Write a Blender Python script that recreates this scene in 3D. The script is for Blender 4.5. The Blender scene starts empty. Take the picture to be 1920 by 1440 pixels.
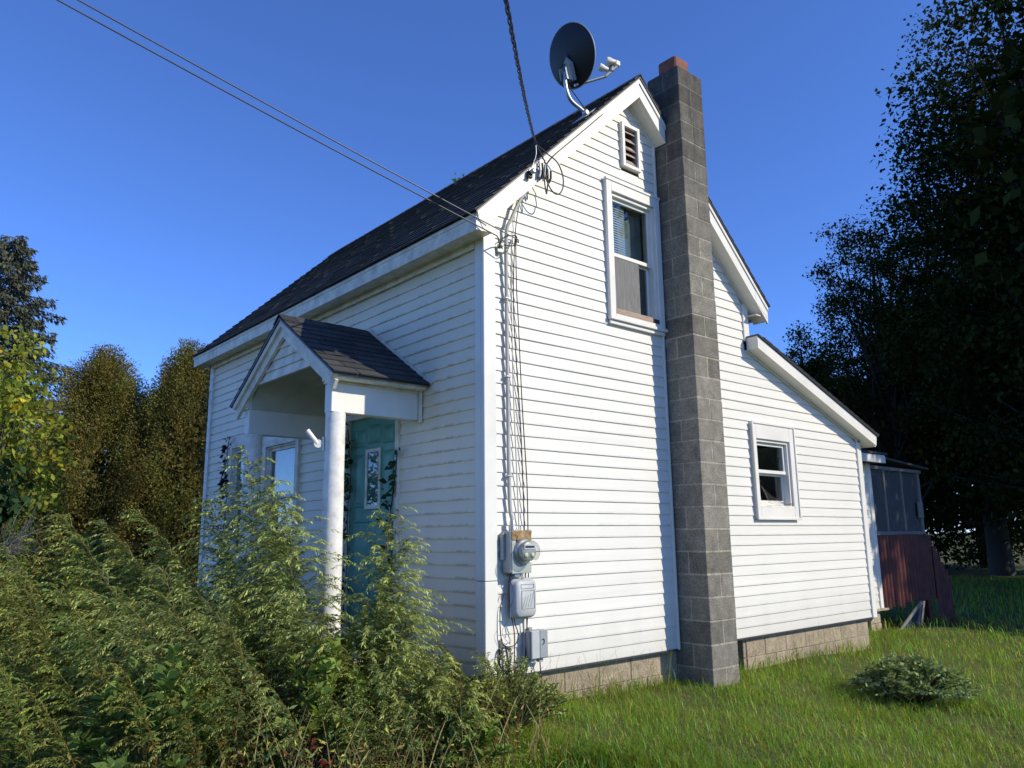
import bpy, bmesh, math, random
import numpy as np
from mathutils import Vector, Matrix
random.seed(7)
rng = np.random.default_rng(11)
S = bpy.context.scene
COL = S.collection
RAD = math.radians

# ------------------------------------------------------------------ camera
CAM = np.array([-3.741, -4.667, 1.369])
YAW, PITCH, ROLL = 0.7113, 0.1943, -0.0123
_cy, _sy, _cp, _sp = math.cos(YAW), math.sin(YAW), math.cos(PITCH), math.sin(PITCH)
FWD = np.array([_sy*_cp, _cy*_cp, _sp]); _r = np.array([_cy, -_sy, 0.0]); _u = np.cross(_r, FWD)
RIGHT = math.cos(ROLL)*_r + math.sin(ROLL)*_u
UPV = -math.sin(ROLL)*_r + math.cos(ROLL)*_u
cam = bpy.data.cameras.new('camera'); camo = bpy.data.objects.new('camera', cam); COL.objects.link(camo)
cam.sensor_width = 36.0; cam.lens = 36.0*1459.0/1920.0; cam.clip_start = 0.05; cam.clip_end = 4000
M = Matrix.Identity(4)
for i in range(3):
    M[i][0] = RIGHT[i]; M[i][1] = UPV[i]; M[i][2] = -FWD[i]; M[i][3] = CAM[i]
camo.matrix_world = M
S.camera = camo

# ------------------------------------------------------------------ sky, sun, exposure
SUN_EL = RAD(31.0); SUN_AZ = RAD(150.0)      # azimuth clockwise from +Y
world = bpy.data.worlds.new('World'); S.world = world; world.use_nodes = True
wn = world.node_tree; bg = wn.nodes['Background']
sky = wn.nodes.new('ShaderNodeTexSky'); sky.sky_type = 'NISHITA'; sky.sun_disc = False
sky.sun_elevation = SUN_EL; sky.sun_rotation = SUN_AZ
sky.air_density = 1.0; sky.dust_density = 0.0; sky.ozone_density = 10.0; sky.altitude = 2000
tintn = wn.nodes.new('ShaderNodeVectorMath'); tintn.operation = 'MULTIPLY'; tintn.inputs[1].default_value = (1.22, 1.21, 1.44)   # deep clear autumn blue
wn.links.new(sky.outputs['Color'], tintn.inputs[0]); wn.links.new(tintn.outputs[0], bg.inputs['Color']); bg.inputs['Strength'].default_value = 0.127
sl = bpy.data.lights.new('sun', 'SUN'); sl.energy = 3.5; sl.angle = RAD(0.53); sl.color = (1.0, 0.915, 0.72)
so = bpy.data.objects.new('sun', sl); COL.objects.link(so)
TOSUN = Vector((math.sin(SUN_AZ)*math.cos(SUN_EL), math.cos(SUN_AZ)*math.cos(SUN_EL), math.sin(SUN_EL)))
so.rotation_euler = TOSUN.to_track_quat('Z', 'Y').to_euler(); so.location = (6, -10, 12)
S.view_settings.view_transform = 'Standard'; S.view_settings.look = 'None'
S.view_settings.exposure = 0.42; S.view_settings.gamma = 1.0; S.view_settings.use_curve_mapping = False
S.render.engine = 'CYCLES'
S.cycles.max_bounces = 8; S.cycles.transparent_max_bounces = 16; S.cycles.use_denoising = True

# ------------------------------------------------------------------ materials
MAT = {}
def _nodes(name):
    m = bpy.data.materials.new(name); m.use_nodes = True; MAT[name] = m
    nt = m.node_tree
    return m, nt, nt.nodes['Principled BSDF'], nt.nodes['Material Output']
def _n(nt, t, **kw):
    n = nt.nodes.new(t)
    for k, v in kw.items(): setattr(n, k, v)
    return n
def _noise(nt, vec, scale, detail=4, rough=0.6):
    n = _n(nt, 'ShaderNodeTexNoise'); n.inputs['Scale'].default_value = scale
    n.inputs['Detail'].default_value = detail; n.inputs['Roughness'].default_value = rough
    if vec is not None: nt.links.new(vec, n.inputs['Vector'])
    return n.outputs['Fac']
def _ramp(nt, fac, stops):
    r = _n(nt, 'ShaderNodeValToRGB'); e = r.color_ramp.elements
    while len(e) < len(stops): e.new(0.5)
    for el, (p, c) in zip(e, stops):
        el.position = p; el.color = (c, c, c, 1) if isinstance(c, (int, float)) else (*c, 1)
    nt.links.new(fac, r.inputs['Fac']); return r.outputs['Color']
def _mix(nt, fac, a, b, mode='MIX'):
    n = _n(nt, 'ShaderNodeMix', data_type='RGBA', blend_type=mode)
    for sock, v in ((n.inputs[0], fac), (n.inputs[6], a), (n.inputs[7], b)):
        if isinstance(v, (int, float)): sock.default_value = v
        elif isinstance(v, tuple): sock.default_value = (*v, 1)
        else: nt.links.new(v, sock)
    return n.outputs[2]
def _map(nt, scale=(1, 1, 1), coord='pos'):
    if coord == 'pos': v = _n(nt, 'ShaderNodeNewGeometry').outputs['Position']
    else: v = _n(nt, 'ShaderNodeTexCoord').outputs['Object']
    mp = _n(nt, 'ShaderNodeMapping'); mp.inputs['Scale'].default_value = scale
    nt.links.new(v, mp.inputs['Vector']); return mp.outputs['Vector']
def _bump(nt, bsdf, h, strength=0.2, dist=0.01):
    b = _n(nt, 'ShaderNodeBump'); b.inputs['Strength'].default_value = strength; b.inputs['Distance'].default_value = dist
    nt.links.new(h, b.inputs['Height']); nt.links.new(b.outputs['Normal'], bsdf.inputs['Normal'])
def _math(nt, op, a, b=0.0):
    n = _n(nt, 'ShaderNodeMath', operation=op)
    for s_, v in ((n.inputs[0], a), (n.inputs[1], b)):
        if isinstance(v, (int, float)): s_.default_value = v
        else: nt.links.new(v, s_)
    return n.outputs[0]

def mat_plain(name, col, rough=0.5, metal=0.0, var=0.12, scale=6.0, bump=0.0, bscale=60.0, spec=0.4, objrand=0.0):
    m, nt, b, _ = _nodes(name)
    v = _map(nt); f = _noise(nt, v, scale, 5)
    dark = tuple(c*(1-var*1.6) for c in col); lite = tuple(min(1, c*(1+var)) for c in col)
    c = _mix(nt, _ramp(nt, f, [(0.3, 0.0), (0.7, 1.0)]), dark, lite)
    if objrand:
        oi = _n(nt, 'ShaderNodeObjectInfo')
        c = _mix(nt, objrand, c, _ramp(nt, oi.outputs['Random'], [(0, 0.35), (1, 1.0)]), 'MULTIPLY')
    nt.links.new(c, b.inputs['Base Color'])
    b.inputs['Roughness'].default_value = rough; b.inputs['Metallic'].default_value = metal
    b.inputs['Specular IOR Level'].default_value = spec
    if bump: _bump(nt, b, _noise(nt, v, bscale, 6), bump, 0.005)
    return m
def mat_siding(name, grime, base=(0.75, 0.725, 0.655)):
    # painted / vinyl lap siding: white, streaky dirt on the butt edges, mildew under the eaves
    m, nt, b, _ = _nodes(name)
    v = _map(nt)
    oi = _n(nt, 'ShaderNodeObjectInfo').outputs['Random']
    soft = _ramp(nt, _noise(nt, _map(nt, (0.7, 0.7, 2.0)), 1.6, 5), [(0.3, 0.0), (0.75, 1.0)])
    c = _mix(nt, soft, tuple(x*0.94 for x in base), base)
    c = _mix(nt, 0.05, c, _ramp(nt, oi, [(0, 0.5), (1, 1.0)]), 'MULTIPLY')
    at = _n(nt, 'ShaderNodeAttribute', attribute_name='edge')
    run = _noise(nt, _map(nt, (1, 1, 0.15)), 5.0, 6, 0.7)
    fine = _noise(nt, v, 90.0, 3, 0.7)
    k = _math(nt, 'MULTIPLY', _ramp(nt, run, [(0.52 - 0.1*grime, 0.0), (0.66 - 0.1*grime, 1.0)]), _ramp(nt, at.outputs['Fac'], [(0.80, 0.0), (0.97, 1.0)]))
    k = _math(nt, 'MULTIPLY', k, _ramp(nt, fine, [(0.35, 0.0), (0.6, 1.0)]))
    k = _math(nt, 'MULTIPLY', k, grime)
    c = _mix(nt, k, c, (0.05, 0.05, 0.04))
    # specks and scuffs
    sp = _ramp(nt, _noise(nt, v, 34.0, 2, 0.5), [(0.735, 0.0), (0.77, 1.0)])
    c = _mix(nt, _math(nt, 'MULTIPLY', sp, 0.30*grime), c, (0.10, 0.095, 0.075))
    mil = _ramp(nt, _noise(nt, _map(nt, (1, 1, 0.5)), 2.2, 5, 0.65), [(0.45, 0.0), (0.8, 1.0)])
    c = _mix(nt, _math(nt, 'MULTIPLY', mil, 0.38*grime), c, (0.44, 0.43, 0.29))
    sz = _n(nt, 'ShaderNodeSeparateXYZ'); nt.links.new(_map(nt), sz.inputs[0])
    low = _ramp(nt, _math(nt, 'SUBTRACT', sz.outputs[2], _math(nt, 'MULTIPLY', _noise(nt, _map(nt, (1, 1, 0.4)), 5.0, 5, 0.7), 0.55)), [(0.12, 1.0), (0.42, 0.0)])
    c = _mix(nt, _math(nt, 'MULTIPLY', low, 0.22), c, (0.33, 0.30, 0.22))
    nt.links.new(c, b.inputs['Base Color'])
    b.inputs['Roughness'].default_value = 0.48; b.inputs['Specular IOR Level'].default_value = 0.35
    _bump(nt, b, _noise(nt, _map(nt, (1.5, 1.5, 14)), 9.0, 4), 0.10, 0.004)
    return m
def mat_block(name, col, var, soot=0.0):
    m, nt, b, _ = _nodes(name)
    v = _map(nt)
    oi = _n(nt, 'ShaderNodeObjectInfo').outputs['Random']
    fine = _noise(nt, v, 85.0, 4, 0.85); med = _noise(nt, v, 9.0, 5)
    c = _mix(nt, _ramp(nt, fine, [(0.36, 0.0), (0.64, 1.0)]), tuple(x*0.5 for x in col), tuple(min(1, x*1.35) for x in col))
    c = _mix(nt, 0.7, c, _ramp(nt, oi, [(0, 1.0-var), (1, 1.0)]), 'MULTIPLY')
    c = _mix(nt, 0.85, c, _ramp(nt, med, [(0.3, 0.55), (0.72, 1.05)]), 'MULTIPLY')
    if soot:
        z = _n(nt, 'ShaderNodeSeparateXYZ'); nt.links.new(_map(nt), z.inputs[0])
        zz = _math(nt, 'ADD', z.outputs[2], _math(nt, 'MULTIPLY', _noise(nt, _map(nt, (3, 3, 0.8)), 2.5, 5, 0.7), 3.2))
        k = _ramp(nt, _math(nt, 'MULTIPLY', zz, 0.1), [(0.55, 0.0), (0.80, 1.0)])
        c = _mix(nt, _math(nt, 'MULTIPLY', k, soot), c, (0.022, 0.022, 0.024))
        wsh = _ramp(nt, _noise(nt, _map(nt, (2.0, 2.0, 1.0)), 3.1, 6, 0.7), [(0.60, 0.0), (0.78, 1.0)])
        c = _mix(nt, _math(nt, 'MULTIPLY', wsh, 0.35), c, (0.42, 0.41, 0.38))
    nt.links.new(c, b.inputs['Base Color']); b.inputs['Roughness'].default_value = 0.95
    b.inputs['Specular IOR Level'].default_value = 0.15
    _bump(nt, b, fine, 0.55, 0.006)
    return m
def mat_shingle(name, col, var=0.35):
    m, nt, b, _ = _nodes(name)
    v = _map(nt)
    oi = _n(nt, 'ShaderNodeObjectInfo').outputs['Random']
    at = _n(nt, 'ShaderNodeAttribute', attribute_name='tint').outputs['Fac']
    fine = _noise(nt, v, 240.0, 3, 0.8)
    c = _mix(nt, _ramp(nt, fine, [(0.35, 0.0), (0.68, 1.0)]), tuple(x*0.55 for x in col), tuple(x*1.9 for x in col))
    c = _mix(nt, 0.8, c, _ramp(nt, oi, [(0, 1-var), (1, 1.0)]), 'MULTIPLY')
    c = _mix(nt, 0.8, c, _ramp(nt, at, [(0, 0.55), (1, 1.0)]), 'MULTIPLY')
    c = _mix(nt, 0.5, c, _ramp(nt, _noise(nt, v, 2.3, 5), [(0.3, 0.6), (0.7, 1.0)]), 'MULTIPLY')
    nt.links.new(c, b.inputs['Base Color']); b.inputs['Roughness'].default_value = 0.92
    b.inputs['Specular IOR Level'].default_value = 0.2
    _bump(nt, b, fine, 0.5, 0.004)
    return m
def mat_wood(name, a, b_, axis=(1, 12, 12), rough=0.85):
    m, nt, b, _ = _nodes(name)
    v = _map(nt, axis)
    f = _noise(nt, v, 7.0, 6, 0.75)
    c = _mix(nt, _ramp(nt, f, [(0.32, 0.0), (0.68, 1.0)]), a, b_)
    nt.links.new(c, b.inputs['Base Color']); b.inputs['Roughness'].default_value = rough
    _bump(nt, b, f, 0.4, 0.005)
    return m
def mat_leaf(name, a, b_, trans=0.35, rough=0.65, spec=0.14):
    # leaf colour: two greens blended by the per-leaf tint attribute, some light through the blade
    m, nt, b, out = _nodes(name)
    at = _n(nt, 'ShaderNodeAttribute', attribute_name='Col').outputs['Color']
    f = _noise(nt, _map(nt), 1.1, 4)
    base = _mix(nt, _ramp(nt, f, [(0.3, 0.0), (0.7, 1.0)]), a, b_)
    c = _mix(nt, 1.0, base, at, 'MULTIPLY')
    nt.links.new(c, b.inputs['Base Color']); b.inputs['Roughness'].default_value = rough
    b.inputs['Specular IOR Level'].default_value = spec
    tr = _n(nt, 'ShaderNodeBsdfTranslucent'); nt.links.new(_mix(nt, 1.0, c, (1.0, 1.0, 0.55), 'MULTIPLY'), tr.inputs['Color'])
    mx = _n(nt, 'ShaderNodeMixShader'); mx.inputs[0].default_value = trans
    nt.links.new(b.outputs[0], mx.inputs[1]); nt.links.new(tr.outputs[0], mx.inputs[2]); nt.links.new(mx.outputs[0], out.inputs['Surface'])
    return m
def mat_glass(name, tint=(0.75, 0.8, 0.8), ior=1.5, rough=0.01):
    m, nt, b, out = _nodes(name)
    t = _n(nt, 'ShaderNodeBsdfTransparent'); t.inputs['Color'].default_value = (*tint, 1)
    g = _n(nt, 'ShaderNodeBsdfGlossy'); g.inputs['Roughness'].default_value = rough
    lw = _n(nt, 'ShaderNodeLayerWeight'); lw.inputs['Blend'].default_value = 0.5
    w = _noise(nt, _map(nt), 3.0, 2)
    bp = _n(nt, 'ShaderNodeBump'); bp.inputs['Strength'].default_value = 0.03; bp.inputs['Distance'].default_value = 0.02
    nt.links.new(w, bp.inputs['Height']); nt.links.new(bp.outputs[0], g.inputs['Normal'])
    k = _math(nt, 'ADD', _math(nt, 'MULTIPLY', _math(nt, 'POWER', lw.outputs['Facing'], 4.0), 0.9), 0.07)
    mx = _n(nt, 'ShaderNodeMixShader')
    nt.links.new(k, mx.inputs[0]); nt.links.new(t.outputs[0], mx.inputs[1]); nt.links.new(g.outputs[0], mx.inputs[2])
    nt.links.new(mx.outputs[0], out.inputs['Surface'])
    return m
def mat_screen(name):
    # insect screen: dark woven mesh, half open
    m, nt, b, out = _nodes(name)
    t = _n(nt, 'ShaderNodeBsdfTransparent'); t.inputs['Color'].default_value = (0.9, 0.9, 0.9, 1)
    b.inputs['Base Color'].default_value = (0.10, 0.105, 0.11, 1); b.inputs['Roughness'].default_value = 0.6
    mx = _n(nt, 'ShaderNodeMixShader'); mx.inputs[0].default_value = 0.62
    nt.links.new(t.outputs[0], mx.inputs[1]); nt.links.new(b.outputs[0], mx.inputs[2]); nt.links.new(mx.outputs[0], out.inputs['Surface'])
    return m
def mat_ground():
    m, nt, b, _ = _nodes('ground_soil')
    v = _map(nt)
    c = _mix(nt, _ramp(nt, _noise(nt, v, 0.9, 6), [(0.35, 0.0), (0.65, 1.0)]), (0.085, 0.100, 0.034), (0.120, 0.125, 0.048))
    c = _mix(nt, _ramp(nt, _noise(nt, v, 24.0, 5), [(0.5, 0.0), (0.75, 0.6)]), c, (0.12, 0.10, 0.055))
    nt.links.new(c, b.inputs['Base Color']); b.inputs['Roughness'].default_value = 1.0
    b.inputs['Specular IOR Level'].default_value = 0.1
    _bump(nt, b, _noise(nt, v, 30.0, 6), 0.8, 0.03)
mat_siding('siding_gable', 0.22)
mat_siding('siding_front', 0.62, (0.84, 0.75, 0.575))
mat_plain('white_trim', (0.75, 0.72, 0.65), 0.4, var=0.05, scale=3)
mat_plain('white_trim_old', (0.75, 0.70, 0.58), 0.6, var=0.17, scale=8, bump=0.3, bscale=40)
mat_plain('column_paint', (0.75, 0.73, 0.68), 0.6, var=0.14, scale=11, bump=0.75, bscale=16)
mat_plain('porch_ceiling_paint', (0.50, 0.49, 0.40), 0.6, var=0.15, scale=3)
mat_plain('sheathing', (0.10, 0.09, 0.08), 0.9)
mat_plain('interior_dark', (0.05, 0.05, 0.05), 0.9)
mat_plain('interior_wall', (0.30, 0.31, 0.30), 0.9)
mat_block('chimney_block', (0.310, 0.288, 0.240), 0.52, soot=0.78)
mat_plain('mortar', (0.40, 0.37, 0.30), 0.95, var=0.2, scale=20, bump=0.4)
mat_block('mortar_dark', (0.44, 0.395, 0.315), 0.0, soot=0.70)
mat_block('foundation_block', (0.47, 0.385, 0.27), 0.22)
mat_plain('flue_tile', (0.24, 0.085, 0.055), 0.8, var=0.2, scale=12, bump=0.2)
mat_shingle('shingle_main', (0.105, 0.102, 0.102))
mat_shingle('shingle_porch', (0.100, 0.099, 0.099), 0.5)
mat_plain('drip_edge', (0.05, 0.05, 0.055), 0.4)
mat_plain('door_teal', (0.125, 0.335, 0.245), 0.42, var=0.10, scale=4, bump=0.05)
mat_plain('vent_slat', (0.42, 0.32, 0.27), 0.8, var=0.25, scale=22)
mat_glass('glass')
mat_glass('meter_glass', (0.86, 0.88, 0.86), 1.5)
mat_plain('blind_white', (0.74, 0.74, 0.70), 0.6)
mat_plain('curtain', (0.34, 0.36, 0.33), 0.9, var=0.15)
mat_wood('window_board', (0.085, 0.083, 0.078), (0.26, 0.255, 0.24), (30, 30, 1.0))
mat_wood('raw_wood', (0.28, 0.18, 0.12), (0.46, 0.35, 0.27), (1.5, 14, 14))
mat_wood('grey_wood', (0.12, 0.115, 0.10), (0.26, 0.25, 0.22), (2, 12, 12))
mat_plain('metal_grey', (0.42, 0.43, 0.40), 0.5, metal=0.3, var=0.12, scale=7)
mat_plain('metal_box_grey', (0.40, 0.42, 0.39), 0.5, metal=0.1, var=0.12, scale=7)
mat_plain('rust', (0.30, 0.20, 0.09), 0.8, var=0.4, scale=25)
mat_plain('plastic_grey', (0.44, 0.46, 0.46), 0.5, var=0.06)
mat_plain('plastic_grey_dark', (0.30, 0.32, 0.33), 0.5, var=0.08)
mat_plain('label_grey', (0.35, 0.37, 0.37), 0.5, var=0.05)
mat_plain('galvanised', (0.50, 0.51, 0.50), 0.38, metal=0.75, var=0.1, scale=20)
mat_plain('dish_back', (0.012, 0.014, 0.018), 0.45, var=0.1)
mat_plain('dish_face', (0.32, 0.33, 0.34), 0.5)
mat_plain('cable_black', (0.012, 0.012, 0.013), 0.5)
mat_plain('cable_weathered', (0.10, 0.10, 0.105), 0.45, spec=0.6)
mat_plain('cable_grey', (0.42, 0.41, 0.39), 0.6)
mat_plain('cable_red', (0.10, 0.02, 0.02), 0.5)
mat_plain('print_black', (0.02, 0.02, 0.02), 0.7)
mat_plain('red_metal', (0.110, 0.022, 0.015), 0.55, var=0.35, scale=5, bump=0.1)
mat_screen('screen_mesh')
mat_plain('tarp_blue', (0.02, 0.03, 0.055), 0.6)
mat_ground()
mat_leaf('grass_blade', (0.245, 0.405, 0.052), (0.325, 0.460, 0.066), 0.5, 0.40, 0.3)
mat_leaf('weed_leaf', (0.375, 0.470, 0.175), (0.450, 0.515, 0.195), 0.42)
mat_leaf('herb_leaf', (0.235, 0.315, 0.125), (0.275, 0.345, 0.140), 0.30)
mat_leaf('cedar_leaf', (0.215, 0.215, 0.070), (0.265, 0.215, 0.075), 0.34, 0.8, 0.05)
mat_leaf('spruce_leaf', (0.075, 0.090, 0.070), (0.105, 0.115, 0.080), 0.15)
mat_leaf('maple_leaf', (0.028, 0.046, 0.012), (0.048, 0.056, 0.016), 0.25, 0.8, 0.05)
mat_leaf('yellow_leaf', (0.24, 0.31, 0.05), (0.34, 0.36, 0.055), 0.45)
mat_leaf('vine_leaf', (0.030, 0.060, 0.025), (0.045, 0.080, 0.030), 0.2)
mat_leaf('vine_red', (0.060, 0.012, 0.012), (0.040, 0.018, 0.018), 0.2)
mat_plain('stem_green', (0.085, 0.085, 0.035), 0.8)
mat_plain('stem_brown', (0.10, 0.055, 0.035), 0.8, var=0.4)
mat_wood('bark', (0.030, 0.025, 0.020), (0.075, 0.065, 0.055), (10, 10, 2))

# ------------------------------------------------------------------ mesh helpers
def link(name, me, mat=None, parent=None):
    o = bpy.data.objects.new(name, me); COL.objects.link(o)
    if mat is not None and me is not None and not me.materials: me.materials.append(MAT[mat])
    if parent is not None: o.parent = parent
    return o
def tag(o, label=None, cat=None, group=None, kind=None):
    if label: o['label'] = label
    if cat: o['category'] = cat
    if group: o['group'] = group
    if kind: o['kind'] = kind
    return o
def empty(name, loc, label, cat, group=None):
    o = bpy.data.objects.new(name, None); COL.objects.link(o); o.location = loc; o.empty_display_size = 0.1
    return tag(o, label, cat, group)
def under(o, parent):
    # parent keeping world coordinates used while building (parents here are only translated)
    o.parent = parent
    p = parent
    off = Vector((0, 0, 0))
    while p is not None:
        off += p.location; p = p.parent
    o.location = o.location - off
    return o

class MB:
    """collects geometry for ONE mesh"""
    def __init__(s): s.v = []; s.f = []; s.sm = []
    def add(s, verts, faces, smooth=False):
        b = len(s.v); s.v += [tuple(v) for v in verts]
        s.f += [tuple(i+b for i in f) for f in faces]; s.sm += [smooth]*len(faces); return s
    def box(s, a, b):
        (x0, y0, z0), (x1, y1, z1) = a, b
        x0, x1 = min(x0, x1), max(x0, x1); y0, y1 = min(y0, y1), max(y0, y1); z0, z1 = min(z0, z1), max(z0, z1)
        v = [(x0,y0,z0),(x1,y0,z0),(x1,y1,z0),(x0,y1,z0),(x0,y0,z1),(x1,y0,z1),(x1,y1,z1),(x0,y1,z1)]
        return s.add(v, [(0,3,2,1),(4,5,6,7),(0,1,5,4),(1,2,6,5),(2,3,7,6),(3,0,4,7)])
    def bevbox(s, a, b, r=0.004):
        bm = bmesh.new(); bmesh.ops.create_cube(bm, size=1.0)
        c = [(p+q)/2 for p, q in zip(a, b)]; d = [abs(q-p) for p, q in zip(a, b)]
        for v in bm.verts: v.co = Vector((v.co.x*d[0]+c[0], v.co.y*d[1]+c[1], v.co.z*d[2]+c[2]))
        bmesh.ops.bevel(bm, geom=bm.edges[:], offset=r, segments=1, affect='EDGES')
        bm.verts.index_update()
        s.add([v.co[:] for v in bm.verts], [[v.index for v in f.verts] for f in bm.faces]); bm.free(); return s
    def prism(s, poly, vec):
        """polygon (3D points) extruded along vec"""
        n = len(poly); v = [tuple(p) for p in poly]+[tuple(np.add(p, vec)) for p in poly]
        f = [tuple(range(n))[::-1], tuple(range(n, 2*n))]+[(i, (i+1) % n, n+(i+1) % n, n+i) for i in range(n)]
        return s.add(v, f)
    def tube(s, pts, r, n=6, caps=True, smooth=True):
        pts = [Vector(p) for p in pts]; rr = r if hasattr(r, '__len__') else [r]*len(pts)
        ring = []; t0 = (pts[1]-pts[0]).normalized()
        u = t0.orthogonal().normalized()
        V = []
        for i, p in enumerate(pts):
            t = (pts[min(i+1, len(pts)-1)]-pts[max(i-1, 0)]).normalized()
            u = (u-t*u.dot(t)).normalized(); w = t.cross(u)
            V += [p+(u*math.cos(2*math.pi*k/n)+w*math.sin(2*math.pi*k/n))*rr[i] for k in range(n)]
        F = [(i*n+k, i*n+(k+1) % n, (i+1)*n+(k+1) % n, (i+1)*n+k) for i in range(len(pts)-1) for k in range(n)]
        s.add(V, F, smooth)
        if caps:
            s.add(V[:n], [tuple(range(n))[::-1]]); s.add(V[-n:], [tuple(range(n))])
        return s
    def lathe(s, prof, c, axis='z', n=20, smooth=True, frame=None):
        """profile [(radius, height)], revolved round an axis through c"""
        if frame is None:
            frame = {'z': (Vector((1,0,0)), Vector((0,1,0)), Vector((0,0,1))), 'y': (Vector((1,0,0)), Vector((0,0,1)), Vector((0,-1,0))), 'x': (Vector((0,1,0)), Vector((0,0,1)), Vector((1,0,0)))}[axis]
        c = Vector(c); V = []
        for r, h in prof:
            V += [c+frame[2]*h+(frame[0]*math.cos(2*math.pi*k/n)+frame[1]*math.sin(2*math.pi*k/n))*max(r, 1e-4) for k in range(n)]
        F = [(i*n+k, i*n+(k+1) % n, (i+1)*n+(k+1) % n, (i+1)*n+k) for i in range(len(prof)-1) for k in range(n)]
        s.add(V, F, smooth); s.add(V[:n], [tuple(range(n))[::-1]]); s.add(V[-n:], [tuple(range(n))]); return s
    def mesh(s, name):
        me = bpy.data.meshes.new(name); me.from_pydata(s.v, [], s.f)
        me.polygons.foreach_set('use_smooth', s.sm); me.update(); return me
    def build(s, name, mat, parent=None):
        return link(name, s.mesh(name), mat, parent)
def spline(pts, n=8):
    P = [Vector(p) for p in pts]; P = [P[0]*2-P[1]]+P+[P[-1]*2-P[-2]]; out = []
    for i in range(1, len(P)-2):
        for k in range(n):
            t = k/n; a, b, c, d = P[i-1], P[i], P[i+1], P[i+2]
            out.append(0.5*((2*b)+(c-a)*t+(2*a-5*b+4*c-d)*t*t+(3*b-a-3*c+d)*t**3))
    out.append(P[-2]); return out
def np_mesh(name, V, Fq, mat, cols=None, parent=None, kind=None):
    """fast mesh: V (n,3), Fq (m,4) quads or (m,3) tris, cols (n,3) into attribute Col"""
    V = np.ascontiguousarray(V, np.float32); Fq = np.ascontiguousarray(Fq, np.int32); k = Fq.shape[1]
    me = bpy.data.meshes.new(name)
    me.vertices.add(len(V)); me.vertices.foreach_set('co', V.ravel())
    me.loops.add(Fq.size); me.loops.foreach_set('vertex_index', Fq.ravel())
    me.polygons.add(len(Fq)); me.polygons.foreach_set('loop_start', np.arange(0, Fq.size, k, dtype=np.int32))
    if cols is not None:
        a = me.color_attributes.new('Col', 'FLOAT_COLOR', 'POINT')
        c4 = np.ones((len(V), 4), np.float32); c4[:, :3] = cols; a.data.foreach_set('color', c4.ravel())
    me.update(calc_edges=True); me.validate()
    if mat: me.materials.append(MAT[mat])
    return me

# pixel (1920 wide photograph) -> ray, used to size far things at chosen depths
def at(px, py, depth):
    d = FWD+RIGHT*(px-960)/1459.0-UPV*(py-720)/1459.0
    return CAM+d*depth
def gz(x, y):
    x = np.asarray(x, float); y = np.asarray(y, float)
    return (0.10-0.016*np.clip(x, -3, 14)+0.062*np.clip(y, -7, 0)
            + 0.012*np.sin(x*1.3+0.7*y)*np.cos(y*1.1-0.4*x)+0.012*np.sin(3.1*x-1.7*y))

# ================================================================== SETTING
def build_ground():
    xs = np.concatenate([[-900, -300, -120, -60, -35, -22], np.arange(-15, 26, 0.35), [30, 40, 60, 120, 300, 900]])
    ys = np.concatenate([[-900, -300, -100, -40, -20, -12], np.arange(-9, 20, 0.35), [24, 30, 45, 80, 200, 900]])
    X, Y = np.meshgrid(xs, ys, indexing='ij'); V = np.stack([X, Y, gz(X, Y)], -1).reshape(-1, 3)
    ny = len(ys); i, j = np.meshgrid(np.arange(len(xs)-1), np.arange(ny-1), indexing='ij')
    a = (i*ny+j).ravel(); F = np.stack([a, a+ny, a+ny+1, a+1], -1)
    o = link('ground', np_mesh('ground', V, F, 'ground_soil')); o['kind'] = 'structure'
build_ground()

# ================================================================== HOUSE
ZS, LAP = 0.349, 0.1011
XR, WM, WL, DEP = 1.87, 3.75, 6.15, 6.02       # ridge x, main width, width with lean-to, depth
YO, EO = 0.16, 0.205                            # rake overhang, eave overhang
SL = 0.958                                      # main roof slope
ZSOF = 5.668; ZF = 5.865                        # soffit / fascia-top height at the ridge
LSL = 0.345                                     # lean-to slope
house = empty('house', (0, 0, 0.3), 'small white lap-sided gabled house with lean-to, block chimney and teal door', 'house')
def H(o): return under(o, house)
def sof(x): return ZSOF-SL*abs(x-XR)
def ftop(x): return ZF-SL*abs(x-XR)
def lsof(x): return 2.546-LSL*(x-6.08)
def wall_top(x): return sof(x) if x <= WM else lsof(x)

def siding_mesh(a0, b0, a1, b1, z0, z1, axis):
    """one clapboard: bottom edge from a0 to b0 at z0, top edge a1 to b1 at z1; proud at its butt"""
    n = max(2, min(7, int((max(b0, b1)-min(a0, a1))/0.7)+1))
    V = []; F = []; E = []
    w0, w1 = random.uniform(-.002, .002), random.uniform(-.002, .002)
    for i in range(n+1):
        t = i/n
        wob = (w0*math.sin(3.1*t+w1*3000)+w1*math.cos(5*t))*(0 if n < 3 else 1)
        p0, p1 = a0+(b0-a0)*t, a1+(b1-a1)*t
        pm = (p0+p1)/2
        prof = [(p0, 0.012, z0+wob), (p0, -0.0082+wob, z0+wob), (p0*.85+p1*.15, -0.0075+wob, z0+(z1-z0)*.15), (pm, -0.003, (z0+z1)/2), (p1, 0.003, z1+0.003), ]
        for k, (p, o, z) in enumerate(prof):
            V.append((p, o, z) if axis == 'x' else (o, p, z)); E.append((1.0, 1.0, 0.86, 0.4, 0.0)[k])
    for i in range(n):
        for k in range(4):
            q = (i*5+k, (i+1)*5+k, (i+1)*5+k+1, i*5+k+1)
            F.append(q if axis == 'x' else q[::-1])
    F.append((0, 1, 2, 3, 4)[::-1] if axis == 'x' else (0, 1, 2, 3, 4)); q = tuple(n*5+k for k in range(5)); F.append(q if axis == 'x' else q[::-1])
    me = bpy.data.meshes.new('siding_board'); me.from_pydata(V, [], F)
    at_ = me.attributes.new('edge', 'FLOAT', 'POINT'); at_.data.foreach_set('value', E); me.update(); return me

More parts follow.
